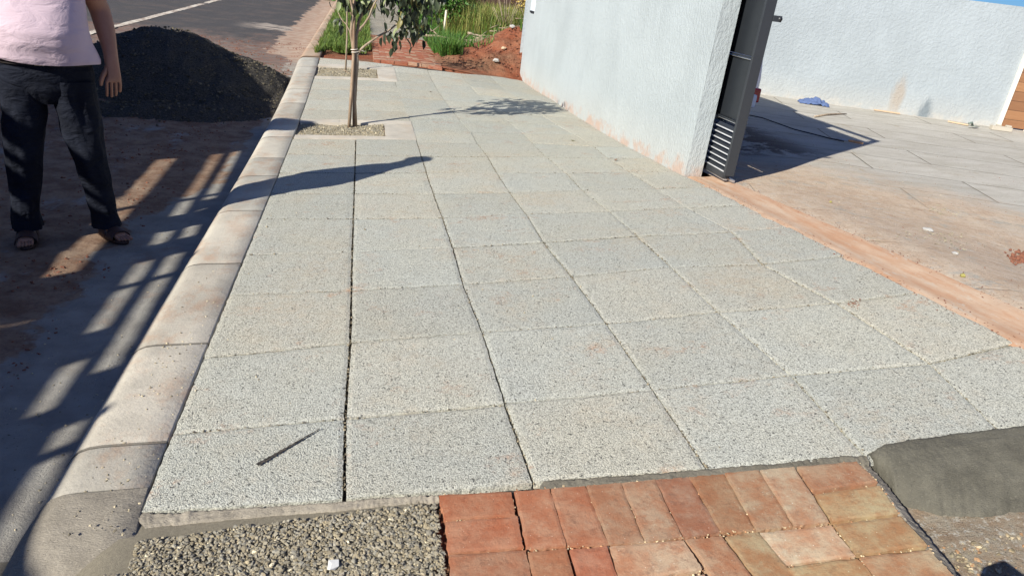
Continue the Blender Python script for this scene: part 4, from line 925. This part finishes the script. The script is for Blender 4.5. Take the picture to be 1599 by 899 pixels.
stones('heap_grit', P, (.008, .040), M['stone'], lambda: (lambda g: (g, g*.97, g*.9))(random.uniform(.15, .55)), 'loose grit lying over the dark sand heap', 'grit')
P = [(random.uniform(-2.6, -.38), random.uniform(9.4, 13.5), 0) for i in range(1400)]; P = [(x, y, rz(x, y)) for x, y, z in P if n2(x, y, 2.2) > -.05]
stones('road_clods', P, (.008, .028), M['redclod'], lambda: (lambda g: (g, g*.97, g*.9))(random.uniform(.7, 1.4)), 'red soil crumbs strewn on the road beyond the heap', 'soil')

# ------------------------------------------------------------ red earth heap by the wall
def eh(x, y):
    t = sm((x-1.95)/2.0); h = .88*t*math.exp(-((y-12.5)/1.25)**2)*(.9+.15*fbm(x, y, .9)) + .20*math.exp(-(((x-2.5)/.6)**2+((y-11.4)/.5)**2)); return h*sm((y-10.45+.0*x)/.9)
mb = MB()
def ef(a, b):
    x = 1.9+4.3*a; y = 10.35+4.6*b; 
    ylim = 10.0+.55*sm((x-1.6)/1.8)
    h = eh(x, y); return (x, y, H(x, min(y, 10.4))-.014+h+(.06*fbm(x, y, 3.0, 5)+.03*fbm(x, y, 11, 2))*min(1, h/.05))
mb.grid(120, 110, ef); tag(mb.build('earth_heap', M['soil']), 'heap of loose red earth piled against the far end of the white wall', 'heap')
P = []
while len(P) < 2600:
    x = random.uniform(1.95, 5.5); y = random.uniform(10.5, 14); h = eh(x, y)
    if h > .03: P.append((x, y, H(x, 10.4)+h-.01))
stones('earth_clods', P, (.012, .050), M['redclod'], lambda: (lambda g: (g, g*.98, g*.94))(random.uniform(.55, 1.5)), 'red clods over the earth heap', 'soil')
def PG(u, v, z): return onz(u, v, z)
for (u, v, s, lb, zz_) in ((774, 103, .11, 'white block fragment low on the red earth heap', .17), (796, 81, .11, 'flat pale fragment high on the earth heap against the wall', .30), (785, 92, .10, 'small tan fragment in the middle of the earth heap', .24)):
    q = onz(u, v, zz_); o = lump('block_fragment', u, v, s, M['whiterub'] if s > .105 else M['tan'], lb, 'rubble', z=zz_, fl=.6); o.location.z = H(q.x, 10.4)+eh(q.x, q.y)+.03

# ------------------------------------------------------------ grass, weeds, bushes
def blades(name, P, hgt, w, m, tf, label, cat='grass', lean=.5):
    n = len(P); P = np.array(P); h = rng.uniform(hgt[0], hgt[1], n)[:, None]; az = rng.uniform(0, 6.28, n); le = rng.normal(0, lean, n)[:, None]*.5
    d = np.stack([np.cos(az), np.sin(az), np.zeros(n)], -1); s = np.stack([-np.sin(az), np.cos(az), np.zeros(n)], -1)*w; up = np.array([0, 0, 1.])
    a, b = P-s, P+s; c = P+up*h*.6+d*le*h*.5+s*.7; e = P+up*h*.6+d*le*h*.5-s*.7; t = P+up*h*.95+d*le*h*1.4
    V = np.stack([a, b, c, e, t], 1).reshape(-1, 3); f = np.array([[0, 1, 2], [0, 2, 3], [3, 2, 4]]); Fq = (f[None]+np.arange(n)[:, None, None]*5).reshape(-1, 3)
    tt = np.array([tf() for _ in range(n)]); return tag(raw(name, V, Fq, m, True, None, np.repeat(tt, 3, axis=0)), label, cat, kind='stuff')
def gt_():
    k = random.random(); g = random.uniform(.6, 1.3); return (g*1.7, g*1.25, g*1.2) if k < .22 else (g, g, g)
P = []
while len(P) < 26000:
    y = 10.95+31*random.random()**2.0; x = random.uniform(-.10, .82)
    if n2(x, y, 1.6, 2)+.35+.3*sm((y-12)/4) < random.random()*.9: continue
    if y < 11.2+.5*n2(x, 3, 4): continue
    P.append((x, y, H(x, 10.4)-.01))
blades('verge_grass', P, (.04, .17), .007, M['grass'], gt_, 'green grass growing on the verge between far kerb and path', lean=1.1)
P = []
while len(P) < 26000:
    y = 11.2+34*random.random()**1.7; x = 2.0+random.random()**1.2*(2.5+.45*(y-11)); 
    if eh(x, y) > .18 and n2(x, y, 2) < .35: continue
    if n2(x, y, .9, 6)+.55 < random.random()*1.0: continue
    P.append((x, y, H(min(x, 3), 10.4)+eh(x, y)*(y < 14.9)-.01))
blades('field_grass', P, (.08, .34), .009, M['weed'], gt_, 'green weeds and grass over the vacant lot beyond the bricks', lean=1.0)
P = []
for (cx_, cy_, rr_, n_) in ((3.9, 18.2, .9, 2600), (5.1, 18.8, 1.1, 2600), (4.6, 21.5, 1.6, 2200)):
    for i in range(n_): P.append((random.gauss(cx_, rr_*.5), random.gauss(cy_, rr_*.6), .1))
blades('yellow_grass', P, (.25, .95), .008, M['strawg'], lambda: random.choice(((1, 1, 1), (.7, .85, .7), (1.1, 1.0, .9), (.4, .7, .35), (.5, .55, .4))), 'tall yellowing grass standing in the vacant lot', lean=.75)
def bush(name, c, r, n, m, lb, ln=(.06, .12), tf=None, stems=7, hz=1.0, wdt=.5):
    t = empty(name, c); tag(t, lb, 'bush', 'bushes of the vacant lot'); mb = MB(); tips = []
    for i in range(stems):
        a = random.uniform(0, 6.28); rr_ = random.uniform(.2, .8)*r; tip = Vector((math.cos(a)*rr_, math.sin(a)*rr_, r*hz*random.uniform(.8, 1.7))); midp = tip*.5+Vector((random.uniform(-.1, .1)*r, random.uniform(-.1, .1)*r, .1*r))
        mb.tube([(0, 0, -.03), midp, tip], [.016*r+.006, .010*r+.004, .004], 6); tips += [midp, tip]
    mb.build('stems', M['drywood'], t)
    C_ = [Vector((random.gauss(0, .5)*r, random.gauss(0, .5)*r, abs(random.gauss(.75, .42))*r*hz)) for i in range(int(10+8*r))]+tips; P = []
    for i in range(n): k = random.choice(C_); P.append(k+Vector((random.gauss(0, .17)*r, random.gauss(0, .17)*r, random.gauss(0, .13)*r)))
    P = [Vector((q.x, q.y, abs(q.z))) for q in P]
    leaves(P, m, 'foliage', t, ln, wdt, .2, tf); return t
def btf():
    g = random.uniform(.45, 1.5); return (g, g, g)
def ytf():
    g = random.uniform(.6, 1.6); return (g*1.5, g*1.15, g)
bush('bush', (2.9, 18.6, .08), .85, 3000, M['weed'], 'bright green leafy bush left of the wooden stake', (.07, .14), btf)
bush('bush', (2.6, 22.5, .08), 1.2, 3000, M['weed'], 'dense green bush furthest back along the old path', (.10, .2), btf)
bush('bush', (4.2, 24.5, .08), 1.5, 3400, M['weed'], 'broad dark green bush behind the tall grass', (.10, .2), btf)
bush('bush', (6.2, 22.5, .08), 1.4, 2600, M['strawg'], 'olive yellow bush standing next to the far end of the wall', (.08, .18), ytf, wdt=.35)
bush('bush', (5.0, 17.2, .1), .55, 1300, M['leaf'], 'low grey brown shrub behind the pile of branches', (.05, .10), lambda: (lambda g: (g*1.6, g*1.2, g*1.1))(random.uniform(.6, 1.5)), 12, wdt=.3)
bush('bush', (5.9, 18.2, .1), .7, 1500, M['strawg'], 'yellow green bush close behind the white wall', (.06, .13), ytf, wdt=.3)
bush('bush', (-.9, 31, ZR(31)), 1.3, 1800, M['weed'], 'dark shrub at the edge of the street far beyond the asphalt', (.12, .22), btf)
bush('bush', (2.62, 12.3, .16), .16, 160, M['weed'], 'small weed tuft growing at the left foot of the earth heap', (.06, .12), btf, 4)
# thin leafless shrub
t = empty('dry_shrub', (4.35, 17.6, .1)); tag(t, 'thin leafless shrub rising out of the tall yellow grass', 'shrub'); mb = MB()
for i in range(16):
    a = random.uniform(0, 6.28); s_ = random.uniform(.2, .6); h_ = random.uniform(.7, 1.5); mb.tube([(0, 0, 0), (math.cos(a)*s_*.4, math.sin(a)*s_*.4, h_*.5), (math.cos(a)*s_, math.sin(a)*s_, h_)], [.014, .009, .004], 5)
mb.build('stems', M['drywood'], t)
# stake
a = onz(693, 52, .12); mb = MB(); d_ = ray(697, 16); tt = (a.y-CAM.y)/d_.y; tp = CAM+d_*tt
mb.tube([Vector((a.x, a.y, .05)), a.lerp(tp, .5), tp], .028, 6); M['palewood'] = mat_plain('pale_wood', (.66, .60, .46), .8); tag(mb.build('stake', M['palewood']), 'pale wooden stake standing in the weeds of the vacant lot', 'stake')
# fallen branches
BRA = [(((660, 55), (700, 60), (745, 66), (768, 66)), .030, .2, 'long pale cut branch lying lengthwise on the weeds'), (((730, 51), (750, 58), (765, 65)), .028, .28, 'short branch slanting down to the right onto the heap'),
       (((762, 65), (775, 58), (792, 49)), .030, .32, 'pale branch pointing up towards the white wall'), (((666, 42), (676, 49), (685, 56)), .022, .15, 'short thin branch at the left of the branch pile'), (((700, 68), (735, 66), (775, 62)), .022, .24, 'thin branch beneath the long pale one')]
for pts, rad, zz_, lb in BRA:
    Q = []; P_ = [onz(*p_, zz_) for p_ in pts]; yb = P_[0].y; 
    for i, p_ in enumerate(pts):
        d_ = ray(*p_); yy = 13.9+.0*i+BRA.index((pts, rad, zz_, lb))*.12; Q.append(CAM+d_*((yy-CAM.y)/d_.y))
    pp = []
    for i in range(len(Q)-1):
        for k in range(4): pp.append(Q[i].lerp(Q[i+1], k/4)+Vector((0, random.uniform(-.05, .05), random.uniform(-.015, .015))))
    pp.append(Q[-1]); n = len(pp); mb = MB(); mb.tube(pp, [rad*(1-.6*i/n) for i in range(n)], 6, wob=.3)
    mb.tube([pp[n//2], pp[n//2]+Vector((.15, .1, .12))], [rad*.5, rad*.2], 5); tag(mb.build('fallen_branch', M['drywood']), lb, 'branch', 'cut branches lying behind the earth heap')
mb = MB()
for i in range(120):
    x = random.uniform(2.4, 4.4); y = random.uniform(12.9, 14.8); z = .12+eh(x, y)+random.uniform(0, .12); a = random.gauss(0, .5); l = random.uniform(.15, .6); mb.tube([(x, y, z), (x+l*math.cos(a)*.5, y+l*math.sin(a)*.5, z+random.uniform(-.02, .06)), (x+l*math.cos(a), y+l*math.sin(a), z+random.uniform(-.03, .05))], [.008, .006, .003], 4)
tag(mb.build('brushwood', M['drywood']), 'tangle of dry twigs under the cut branches', 'twigs', kind='stuff')
# dark timber fence far away
fn_ = empty('timber_fence', (4, 27, .1)); tag(fn_, 'dark brown timber fence far behind the bushes', 'fence'); M['darkwood'] = mat_bark('dark_timber', (.10, .06, .05), (.06, .035, .03))
for i in range(30):
    mb = MB(); mb.box((i*.35-.5, i*.02, .85), (.33, .03, 1.7+random.uniform(-.05, .05))); mb.build('board', M['darkwood'], fn_)
mb = MB(); mb.box((4.6, .33, .5), (10.5, .05, .08), Matrix.Rotation(.057, 3, 'Z')); mb.box((4.6, .33, 1.3), (10.5, .05, .08), Matrix.Rotation(.057, 3, 'Z')); mb.build('rail', M['darkwood'], fn_)

# ------------------------------------------------------------ person
PZ = ZR(2.9)-.018
pe = empty('person', (-1.125, 2.93, PZ)); tag(pe, 'person in pale pink shirt, dark jeans and brown sandals standing in the road', 'person')
PF = Vector((.22, -.975, 0)); PF.normalize(); PU = Vector((-PF.y, PF.x, 0))      # front, and the side on the right of the picture
def W(u, f, z): return PU*u+PF*f+Vector((0, 0, z))
def mat_fabric(name, base, var, sc, rough, bmp, seam=0):
    m = MT(name, rough, .15); o = m.obj(); c = m.mix(m.mr(m.noise(sc, 5, .6, o), .3, .7), base, tuple(x*var for x in base)); m.col(c)
    fold = m.noise(7, 4, .55, m.mapv((1, 1, 2.0), src=o), .6); m.bump(m.ma('ADD', m.ma('MULTIPLY', fold, 1.0), m.ma('MULTIPLY', m.noise(260, 2, .5, o), .04)), bmp*1.6, 1.0); return m.m
M['shirt'] = mat_fabric('pink_cotton', (.56, .44, .485), .93, 3, .95, .009); M['jeans'] = mat_fabric('dark_denim', (.006, .0075, .013), 1.6, 9, .85, .02)
m = MT('skin', .5, .35); c = m.mix(m.noise(30, 4, .6, m.obj()), (.30, .145, .09), (.38, .195, .125)); m.col(c); m.b.inputs['Subsurface Weight'].default_value = .08; m.b.inputs['Subsurface Radius'].default_value = (.02, .008, .004); m.bump(m.noise(220, 3, .5, m.obj()), .001, .5); M['skin'] = m.m
M['hair'] = mat_plain('dark_hair', (.025, .018, .014), .6, .3, 0, .4, 60, .004); M['leather'] = mat_plain('brown_leather', (.055, .028, .022), .6, .3, 0, .25, 40, .002); M['beltleather'] = mat_plain('dark_belt_leather', (.016, .012, .011), .5, .3, 0, .2, 40, .001); M['buckle'] = mat_plain('buckle_metal', (.6, .56, .45), .3, .5, .9)
def skin_mesh(name, nodes, edges, m, parent, root=0, sub=2):
    me = bpy.data.meshes.new(name); bm = bmesh.new(); ly = bm.verts.layers.skin.verify(); vs = []
    for i, (co, r) in enumerate(nodes):
        v = bm.verts.new(co); rr_ = r if isinstance(r, tuple) else (r, r); v[ly].radius = rr_; v[ly].use_root = (i == root); vs.append(v)
    for a, b in edges: bm.edges.new((vs[a], vs[b]))
    bm.to_mesh(me); bm.free(); o = link(name, me, m, parent); md = o.modifiers.new('skin', 'SKIN'); md.use_smooth_shade = True; s = o.modifiers.new('sub', 'SUBSURF'); s.levels = sub; s.render_levels = sub; return o
Nn = []; Ee = []
def nd(u, f, z, r): Nn.append((W(u, f, z), r)); return len(Nn)-1
def chain(first, lst):
    k = first
    for q in lst: j = nd(*q); Ee.append((k, j)); k = j
    return k
pel = nd(.0, 0, 1.02, (.13, .09))
abd = chain(pel, [(.0, .03, 1.12, (.16, .14)), (.0, .01, 1.3, (.17, .13)), (.0, -.01, 1.46, (.18, .12))])
nk = chain(abd, [(.0, -.01, 1.60, (.065, .065)), (.0, .0, 1.68, (.06, .065))])
hd = chain(nk, [(.0, .02, 1.74, (.078, .092)), (.0, .01, 1.82, (.078, .098)), (.0, .0, 1.89, (.055, .07))])
# arms
sR = chain(abd, [(.17, -.02, 1.55, .065), (.235, -.05, 1.53, .058)])
eR = chain(sR, [(.27, -.12, 1.42, .060), (.29, -.15, 1.36, .060)])
wR = chain(eR, [(.312, -.10, 1.25, .056), (.330, -.04, 1.14, .040), (.336, -.01, 1.085, (.036, .028))])
palm = chain(wR, [(.337, .008, 1.035, (.040, .020)), (.334, .018, .985, (.043, .018))])
for k, (du, df, L3) in enumerate(((-.034, .012, (.044, .033, .024)), (-.011, .006, (.048, .036, .026)), (.012, .0, (.045, .034, .024)), (.034, -.006, (.036, .026, .020)))):
    base = (.334+du, .018+df*1.08, .980); z = base[2]; u_ = base[0]; f_ = base[1]; k0 = palm; pts = [(u_, f_, z, .0105)]
    bend = 0.15+.05*k
    for l in L3: z -= l*math.cos(bend); f_ -= l*math.sin(bend)*.7; u_ -= .003; pts.append((u_, f_, z, .0088)); bend += .28
    chain(palm, pts)
chain(palm-0, []) 
th = chain(wR, [(.306, .012, 1.045, .017), (.284, .026, 1.010, .015), (.272, .034, .978, .0125), (.268, .034, .950, .0095)])
sL = chain(abd, [(-.17, -.02, 1.50, .065), (-.235, -.04, 1.44, .058)])
eL = chain(sL, [(-.29, -.06, 1.30, .050), (-.31, -.06, 1.18, .045)])
wL = chain(eL, [(-.33, -.01, 1.06, .040), (-.335, .04, .95, .030), (-.335, .05, .91, (.030, .022))])
pl2 = chain(wL, [(-.335, .06, .87, (.036, .018)), (-.333, .066, .83, (.038, .016))])
for k, (df, L3) in enumerate(((.032, (.038, .030, .022)), (.011, (.042, .032, .024)), (-.010, (.040, .030, .022)), (-.030, (.032, .024, .019)))):
    z = .826; u_ = -.333; f_ = .066+df; pts = [(u_, f_, z, .0105)]; bend = .15
    for l in L3: z -= l*math.cos(bend); u_ += l*math.sin(bend)*.8; f_ += .003; pts.append((u_, f_, z, .0088)); bend += .25
    chain(pl2, pts)
chain(wL, [(-.322, .075, .89, .0135), (-.312, .095, .862, .012), (-.308, .103, .835, .0095)])
# legs ; foot a (left in the picture) faces the camera, foot b turned out
hA, hB = (-.115, -.0, .92), (.115, 0, .92)
kA, kB = (-.165, .03, .52), (.165, .03, .52)
aA, aB = (-.215, -.02, .105), (.205, -.03, .105)
def leg(h, k, a, toe):
    j = chain(pel, [(*h, .078), (*[(h[i]+k[i])/2 for i in range(3)], .085), (*k, .062), (*[(k[i]*.6+a[i]*.4) for i in range(3)], .058), (a[0], a[1], a[2]+.06, .040), (*a, .038)])
    t = Vector(toe); e = chain(j, [(a[0]+t.x*.05, a[1]+t.y*.05, .066, (.036, .034)), (a[0]+t.x*.11, a[1]+t.y*.11, .050, (.040, .024)), (a[0]+t.x*.155, a[1]+t.y*.155, .042, (.044, .018))])
    hl = chain(j, [(a[0]-t.x*.045, a[1]-t.y*.045, .058, .030)])
    s = Vector((-t.y, t.x)); 
    for k_, (o_, l, r) in enumerate(((.030, .055, .0125), (.012, .055, .0092), (-.004, .050, .0088), (-.019, .043, .0082), (-.033, .034, .0078))):
        sg = 1 if h[0] < 0 else -1
        b_ = (a[0]+t.x*.165+s.x*o_*sg, a[1]+t.y*.165+s.y*o_*sg); chain(e, [(b_[0], b_[1], .040, r), (b_[0]+t.x*l*.55, b_[1]+t.y*l*.55, .038, r), (b_[0]+t.x*l, b_[1]+t.y*l, .033, r*.92)])
    return t
tA, tB = Vector((.06, .998)).normalized(), Vector((.55, .83)).normalized()
leg(hA, kA, aA, tA); leg(hB, kB, aB, tB)
skin_mesh('body', Nn, Ee, M['skin'], pe, 0, 2)
# face bits
fc = [(W(s*.033, .092, 1.80), .010) for s in (-1, 1)]
for c0, r_ in fc: mb = MB(); mb.tube([c0-PF*.004, c0+PF*.006], [r_, r_*.7], 10); mb.build('eye', M['hair'], pe)
mb = MB(); mb.tube([W(0, .10, 1.80), W(0, .125, 1.77), W(0, .118, 1.755)], [.010, .016, .012], 8); mb.build('nose', M['skin'], pe)
mb = MB(); mb.tube([W(-.026, .098, 1.722), W(0, .107, 1.72), W(.026, .098, 1.722)], [.005, .009, .005], 8); mb.build('mouth', M['redclod'], pe)
for s in (-1, 1): mb = MB(); mb.tube([W(s*.083, -.005, 1.76), W(s*.094, -.012, 1.785), W(s*.083, -.01, 1.82)], [.008, .013, .009], 8); mb.build('ear', M['skin'], pe)
mb = MB()
def hf(a, b):
    th_ = a*2*math.pi; ph_ = b*math.pi*.58; x = math.cos(th_)*math.sin(ph_)*.094; y = math.sin(th_)*math.sin(ph_)*.115; z = math.cos(ph_)*.095
    if y > .06 and z < .035: y = .06; 
    q = W(x, y-.006, 1.845+z); return q
mb.grid(24, 12, hf); mb.build('hair', M['hair'], pe)
def oring(u, f, z, ru, rf, n=40, sq=2.3, wr=0, seed=0, back=1.0):
    out = []
    for k in range(n):
        a = 2*math.pi*k/n; c_, s_ = math.cos(a), math.sin(a); x = math.copysign(abs(c_)**(2/sq), c_)*ru; y = math.copysign(abs(s_)**(2/sq), s_)*rf*(back if s_ < 0 else 1)
        w = 1+wr*noise.noise(Vector((c_*2.2, s_*2.2, z*7+seed)))+wr*.6*noise.noise(Vector((c_*6, s_*6, z*3+seed)))
        out.append(W(u+x*w, f+y*w, z))
    return out
mb = MB()
tors = [(0, .01, 1.083, .280, .190), (0, .012, 1.095, .282, .195), (0, .018, 1.14, .266, .200), (0, .03, 1.18, .250, .205), (0, .035, 1.24, .242, .205), (0, .02, 1.32, .238, .185), (0, .0, 1.44, .235, .150), (0, -.01, 1.54, .215, .125), (0, -.015, 1.60, .15, .095), (0, -.01, 1.63, .085, .08)]
TR_ = []
for i in range(len(tors)-1):
    for k in range(4):
        t = k/4; q = [tors[i][j]*(1-t)+tors[i+1][j]*t for j in range(5)]; TR_.append(oring(*q, wr=.028*(1.3-q[2]*.5), n=48))
# hem dips at the side
for r_i, ring in enumerate(TR_[:5]):
    for k, q in enumerate(ring): a = 2*math.pi*k/48; q.z += -.012*math.cos(a)*(1-r_i/5)+.008*math.sin(3*a)*(1-r_i/5)
mb.loft(TR_, cap=False)
def tubeloft(mb, pts, wr=.05, n=28, seed=0, cap=False, dens=4):
    rings = []; P = []
    for i in range(len(pts)-1):
        for k in range(dens): t = k/dens; P.append([pts[i][j]*(1-t)+pts[i+1][j]*t for j in range(5)])
    P.append(list(pts[-1]))
    for q in P: rings.append(oring(q[0], q[1], q[2], q[3], q[4], n=n, sq=2.05, wr=wr, seed=seed))
    mb.loft(rings, cap=cap)
mb.tube([W(.12, -.01, 1.55), W(.19, -.03, 1.55), W(.240, -.065, 1.51), W(.258, -.09, 1.475)], [.075, .085, .080, .078], 24, cap=False); mb.tube([W(-.13, -.01, 1.51), W(-.20, -.03, 1.47), W(-.265, -.05, 1.37), W(-.295, -.06, 1.29)], [.075, .085, .078, .076], 24, cap=False)
mb.build('shirt', M['shirt'], pe)
mb = MB()
tubeloft(mb, [(0, .0, .845, .10, .10), (0, .0, .88, .185, .125), (0, 0, .93, .235, .15), (0, 0, 1.01, .240, .165), (0, .005, 1.07, .236, .168), (0, .01, 1.14, .225, .168)], .03, 40)
def legloft(h, k, a, sd):
    tubeloft(mb, [(a[0], a[1]+.005, .075, .082, .090), (a[0], a[1], .10, .080, .088), (a[0]*.9+k[0]*.1, a[1], .17, .072, .080), ((k[0]+a[0])/2, (k[1]+a[1])/2-.01, .32, .080, .086), (k[0], k[1], .52, .088, .094), ((k[0]+h[0])/2+.005*(1 if h[0] > 0 else -1), .015, .70, .108, .112), (h[0]*1.10, 0, .84, .114, .130), (h[0], 0, .98, .122, .145)], .17, 30, sd, dens=8)
legloft(hA, kA, aA, 3); legloft(hB, kB, aB, 8)
mb.build('jeans', M['jeans'], pe)
mb = MB(); r_ = [oring(0, .01, z, .238, .175, n=40) for z in (1.068, 1.070, 1.106, 1.108)]; mb.loft(r_, cap=False); mb.build('belt', M['beltleather'], pe)
mb = MB(); mb.box(W(.0, .183, 1.087), (.045, .012, .036), Matrix.Rotation(math.atan2(PU.y, PU.x), 3, 'Z'), bev=.003); mb.build('buckle', M['buckle'], pe)
def sandal(a, t):
    s = Vector((-t.y, t.x)); sd = empty('sandal', (0, 0, 0)); sd.parent = pe; n = 26
    def outl(k, sc=1, z=0):
        q = 2*math.pi*k/n; x = math.cos(q)*(.047+.008*math.sin(q))*sc; y = math.sin(q)*.142*sc+.065; return W(a[0]+s.x*x+t.x*y, a[1]+s.y*x+t.y*y, z)
    mb = MB(); mb.loft([[outl(k, 1.0, .001) for k in range(n)], [outl(k, 1.04, .012) for k in range(n)], [outl(k, 1.02, .022) for k in range(n)], [outl(k, .93, .027) for k in range(n)]]); mb.build('sole', M['leather'], sd)
    for (yy, hh, w_, ww) in ((.120, .078, .056, .040), (.035, .120, .052, .036)):
        mb = MB()
        def fn(q, b):
            an = math.pi*q; x = math.cos(an)*w_; z = .020+math.sin(an)**.8*(hh-.02); y = yy+(b-.5)*2*ww*(1-.25*math.sin(an)); return W(a[0]+s.x*x+t.x*y, a[1]+s.y*x+t.y*y, z-.10*(b-.5)*ww*4*math.sin(an))
        mb.grid(16, 5, fn); o = mb.build('strap', M['leather'], sd); md = o.modifiers.new('thickness', 'SOLIDIFY'); md.thickness = .004
    mb = MB(); mb.tube([W(a[0]+s.x*.045*math.cos(q)-t.x*.055*math.sin(q)+t.x*.02, a[1]+s.y*.045*math.cos(q)-t.y*.055*math.sin(q)+t.y*.02, .06+.01*math.sin(q)) for q in [math.pi*k/10 for k in range(11)]], .006, 6); mb.build('strap', M['leather'], sd)
sandal(aA, tA); sandal(aB, tB)

# ------------------------------------------------------------ stake sided lorry parked to the left, its shadow falls on gutter and heap
tk = empty('stake_side_lorry', (-3.5, -1.0, ZR(0)-.02), R(2.4)); tag(tk, 'parked stake sided lorry with wooden boarded bed, just outside the picture on the left', 'lorry')
M['timber'] = mat_bark('bed_timber', (.30, .20, .12), (.20, .13, .08)); M['bluepaint'] = mat_plain('blue_cab_paint', (.05, .12, .28), .35, .5)
yb0, yb1 = -2.6, 7.9; BW = 2.2
mb = MB(); mb.box((-BW/2, (yb0+yb1)/2, .92), (BW, yb1-yb0, .10)); mb.box((-BW/2-.4, (yb0+yb1)/2, .72), (.12, yb1-yb0, .26)); mb.box((-BW/2+.4, (yb0+yb1)/2, .72), (.12, yb1-yb0, .26)); mb.build('bed', M['grey'], tk)
def boards(x, rows, name):
    for (z0, z1) in rows:
        mb = MB(); mb.box((x, (yb0+yb1)/2, (z0+z1)/2), (.03, yb1-yb0-.02, z1-z0), bev=.004); mb.build(name, M['timber'], tk)
boards(-.035, ((2.265, 2.42), (2.15, 2.195), (1.90, 2.08), (.98, 1.42), (1.425, 1.79)), 'side_board'); boards(-BW+.03, ((.98, 1.30), (1.36, 1.52)), 'side_board')
yy = yb0+.35
while yy < yb1:
    mb = MB(); mb.box((.005, yy, 1.68), (.04, .05, 1.50), bev=.005); mb.build('stake', M['timber'], tk); yy += 1.62
# short blanking boards added over some gaps to break up the sun stripes
for (y0, y1, z0, z1) in ((-2.5, -1.75, 1.77, 1.92), (.75, 1.35, 1.77, 1.92), (2.2, 2.45, 2.17, 2.28), (-.95, -.30, 1.77, 2.17), (4.0, 7.85, 1.77, 2.28), (-.1, .73, 1.77, 1.92), (-.5, -.1, 2.17, 2.28), (1.3, 1.6, 2.07, 2.28), (.1, .4, 2.07, 2.17)):
    mb = MB(); mb.box((-.068, (y0+y1)/2, (z0+z1)/2), (.02, y1-y0, z1-z0)); mb.build('stripe_break_board', M['timber'], tk)
mb = MB(); mb.box((-BW/2, yb1+.02, 1.65), (BW, .03, 1.5), bev=.004); mb.build('headboard', M['timber'], tk)
mb = MB(); mb.box((-BW/2, yb0-.02, 1.40), (BW, .03, .9), bev=.004); mb.build('tailboard', M['timber'], tk)
mb = MB(); mb.loft([[Vector((x, y, z)) for x, z in ((-BW+.1, .5), (-BW+.04, 1.2), (-BW+.12, 2.2), (-BW+.3, 2.32), (-.3, 2.32), (-.12, 2.2), (-.04, 1.2), (-.1, .5))] for y in (yb1+.12, yb1+.6)]+[[Vector((x, y, z)) for x, z in ((-BW+.1, .5), (-BW+.04, 1.2), (-BW+.12, 1.3), (-BW+.3, 1.34), (-.3, 1.34), (-.12, 1.3), (-.04, 1.2), (-.1, .5))] for y in (yb1+1.25,)]); mb.build('cab', M['bluepaint'], tk)
mb = MB(); mb.box((-.035, yb1+.4, 1.75), (.02, .5, .55), Matrix.Rotation(R(-5), 3, 'Y')); mb.build('window', M['glass'], tk)
for x in (-.22, -BW+.22):
    for yy in (yb0+1.2, yb0+2.3, yb1+.75): wheel(tk, (x, yy, .48), .48, .26)
tg = empty('added_tarpaulin', (-3.75, 3.55, ZR(0)-.02)); tag(tg, 'rolled tarpaulin added out of view on the lorry to cast rounded shade', 'tarpaulin')  # unseen roll added for the rounded shade lobes on the pavement
# ------------------------------------------------------------ brick stack added below the frame to cast the corner shade
st = empty('added_brick_stack', (1.88, -.95, H(1.9, -.95)-.02), .15); tag(st, 'stack of clay bricks added below the frame to shade its lower right corner', 'bricks')
k = 0
for lv in range(7):
  for cx_ in (-.13, .13):
    for i in range(2 if lv < 6 else 1):
        mb = MB(); mb.box((cx_+random.uniform(-.008, .008)+.115*(i-.5)*(lv % 2 == 0), random.uniform(-.01, .01)+.115*(i-.5)*(lv % 2), .03+lv*.06), (.22, .105, .057) if lv % 2 else (.105, .22, .057), Matrix.Rotation(random.uniform(-.08, .08), 3, 'Z'), bev=.004)
        o = mb.build('brick', M['brick'], st); set_tint(o.data, np.ones((len(o.data.polygons), 3))*np.array([1, .85, .8]))  # bricks of the added shade-casting stack
mb = MB(); mb.tube([(-.45, 0, .45), (.0, .02, .52), (.45, 0, .46)], [.17, .21, .16], 14, wob=.5); o = mb.build('added_canvas', M['grey'], tg); o.location = (.0, 0, 2.0)
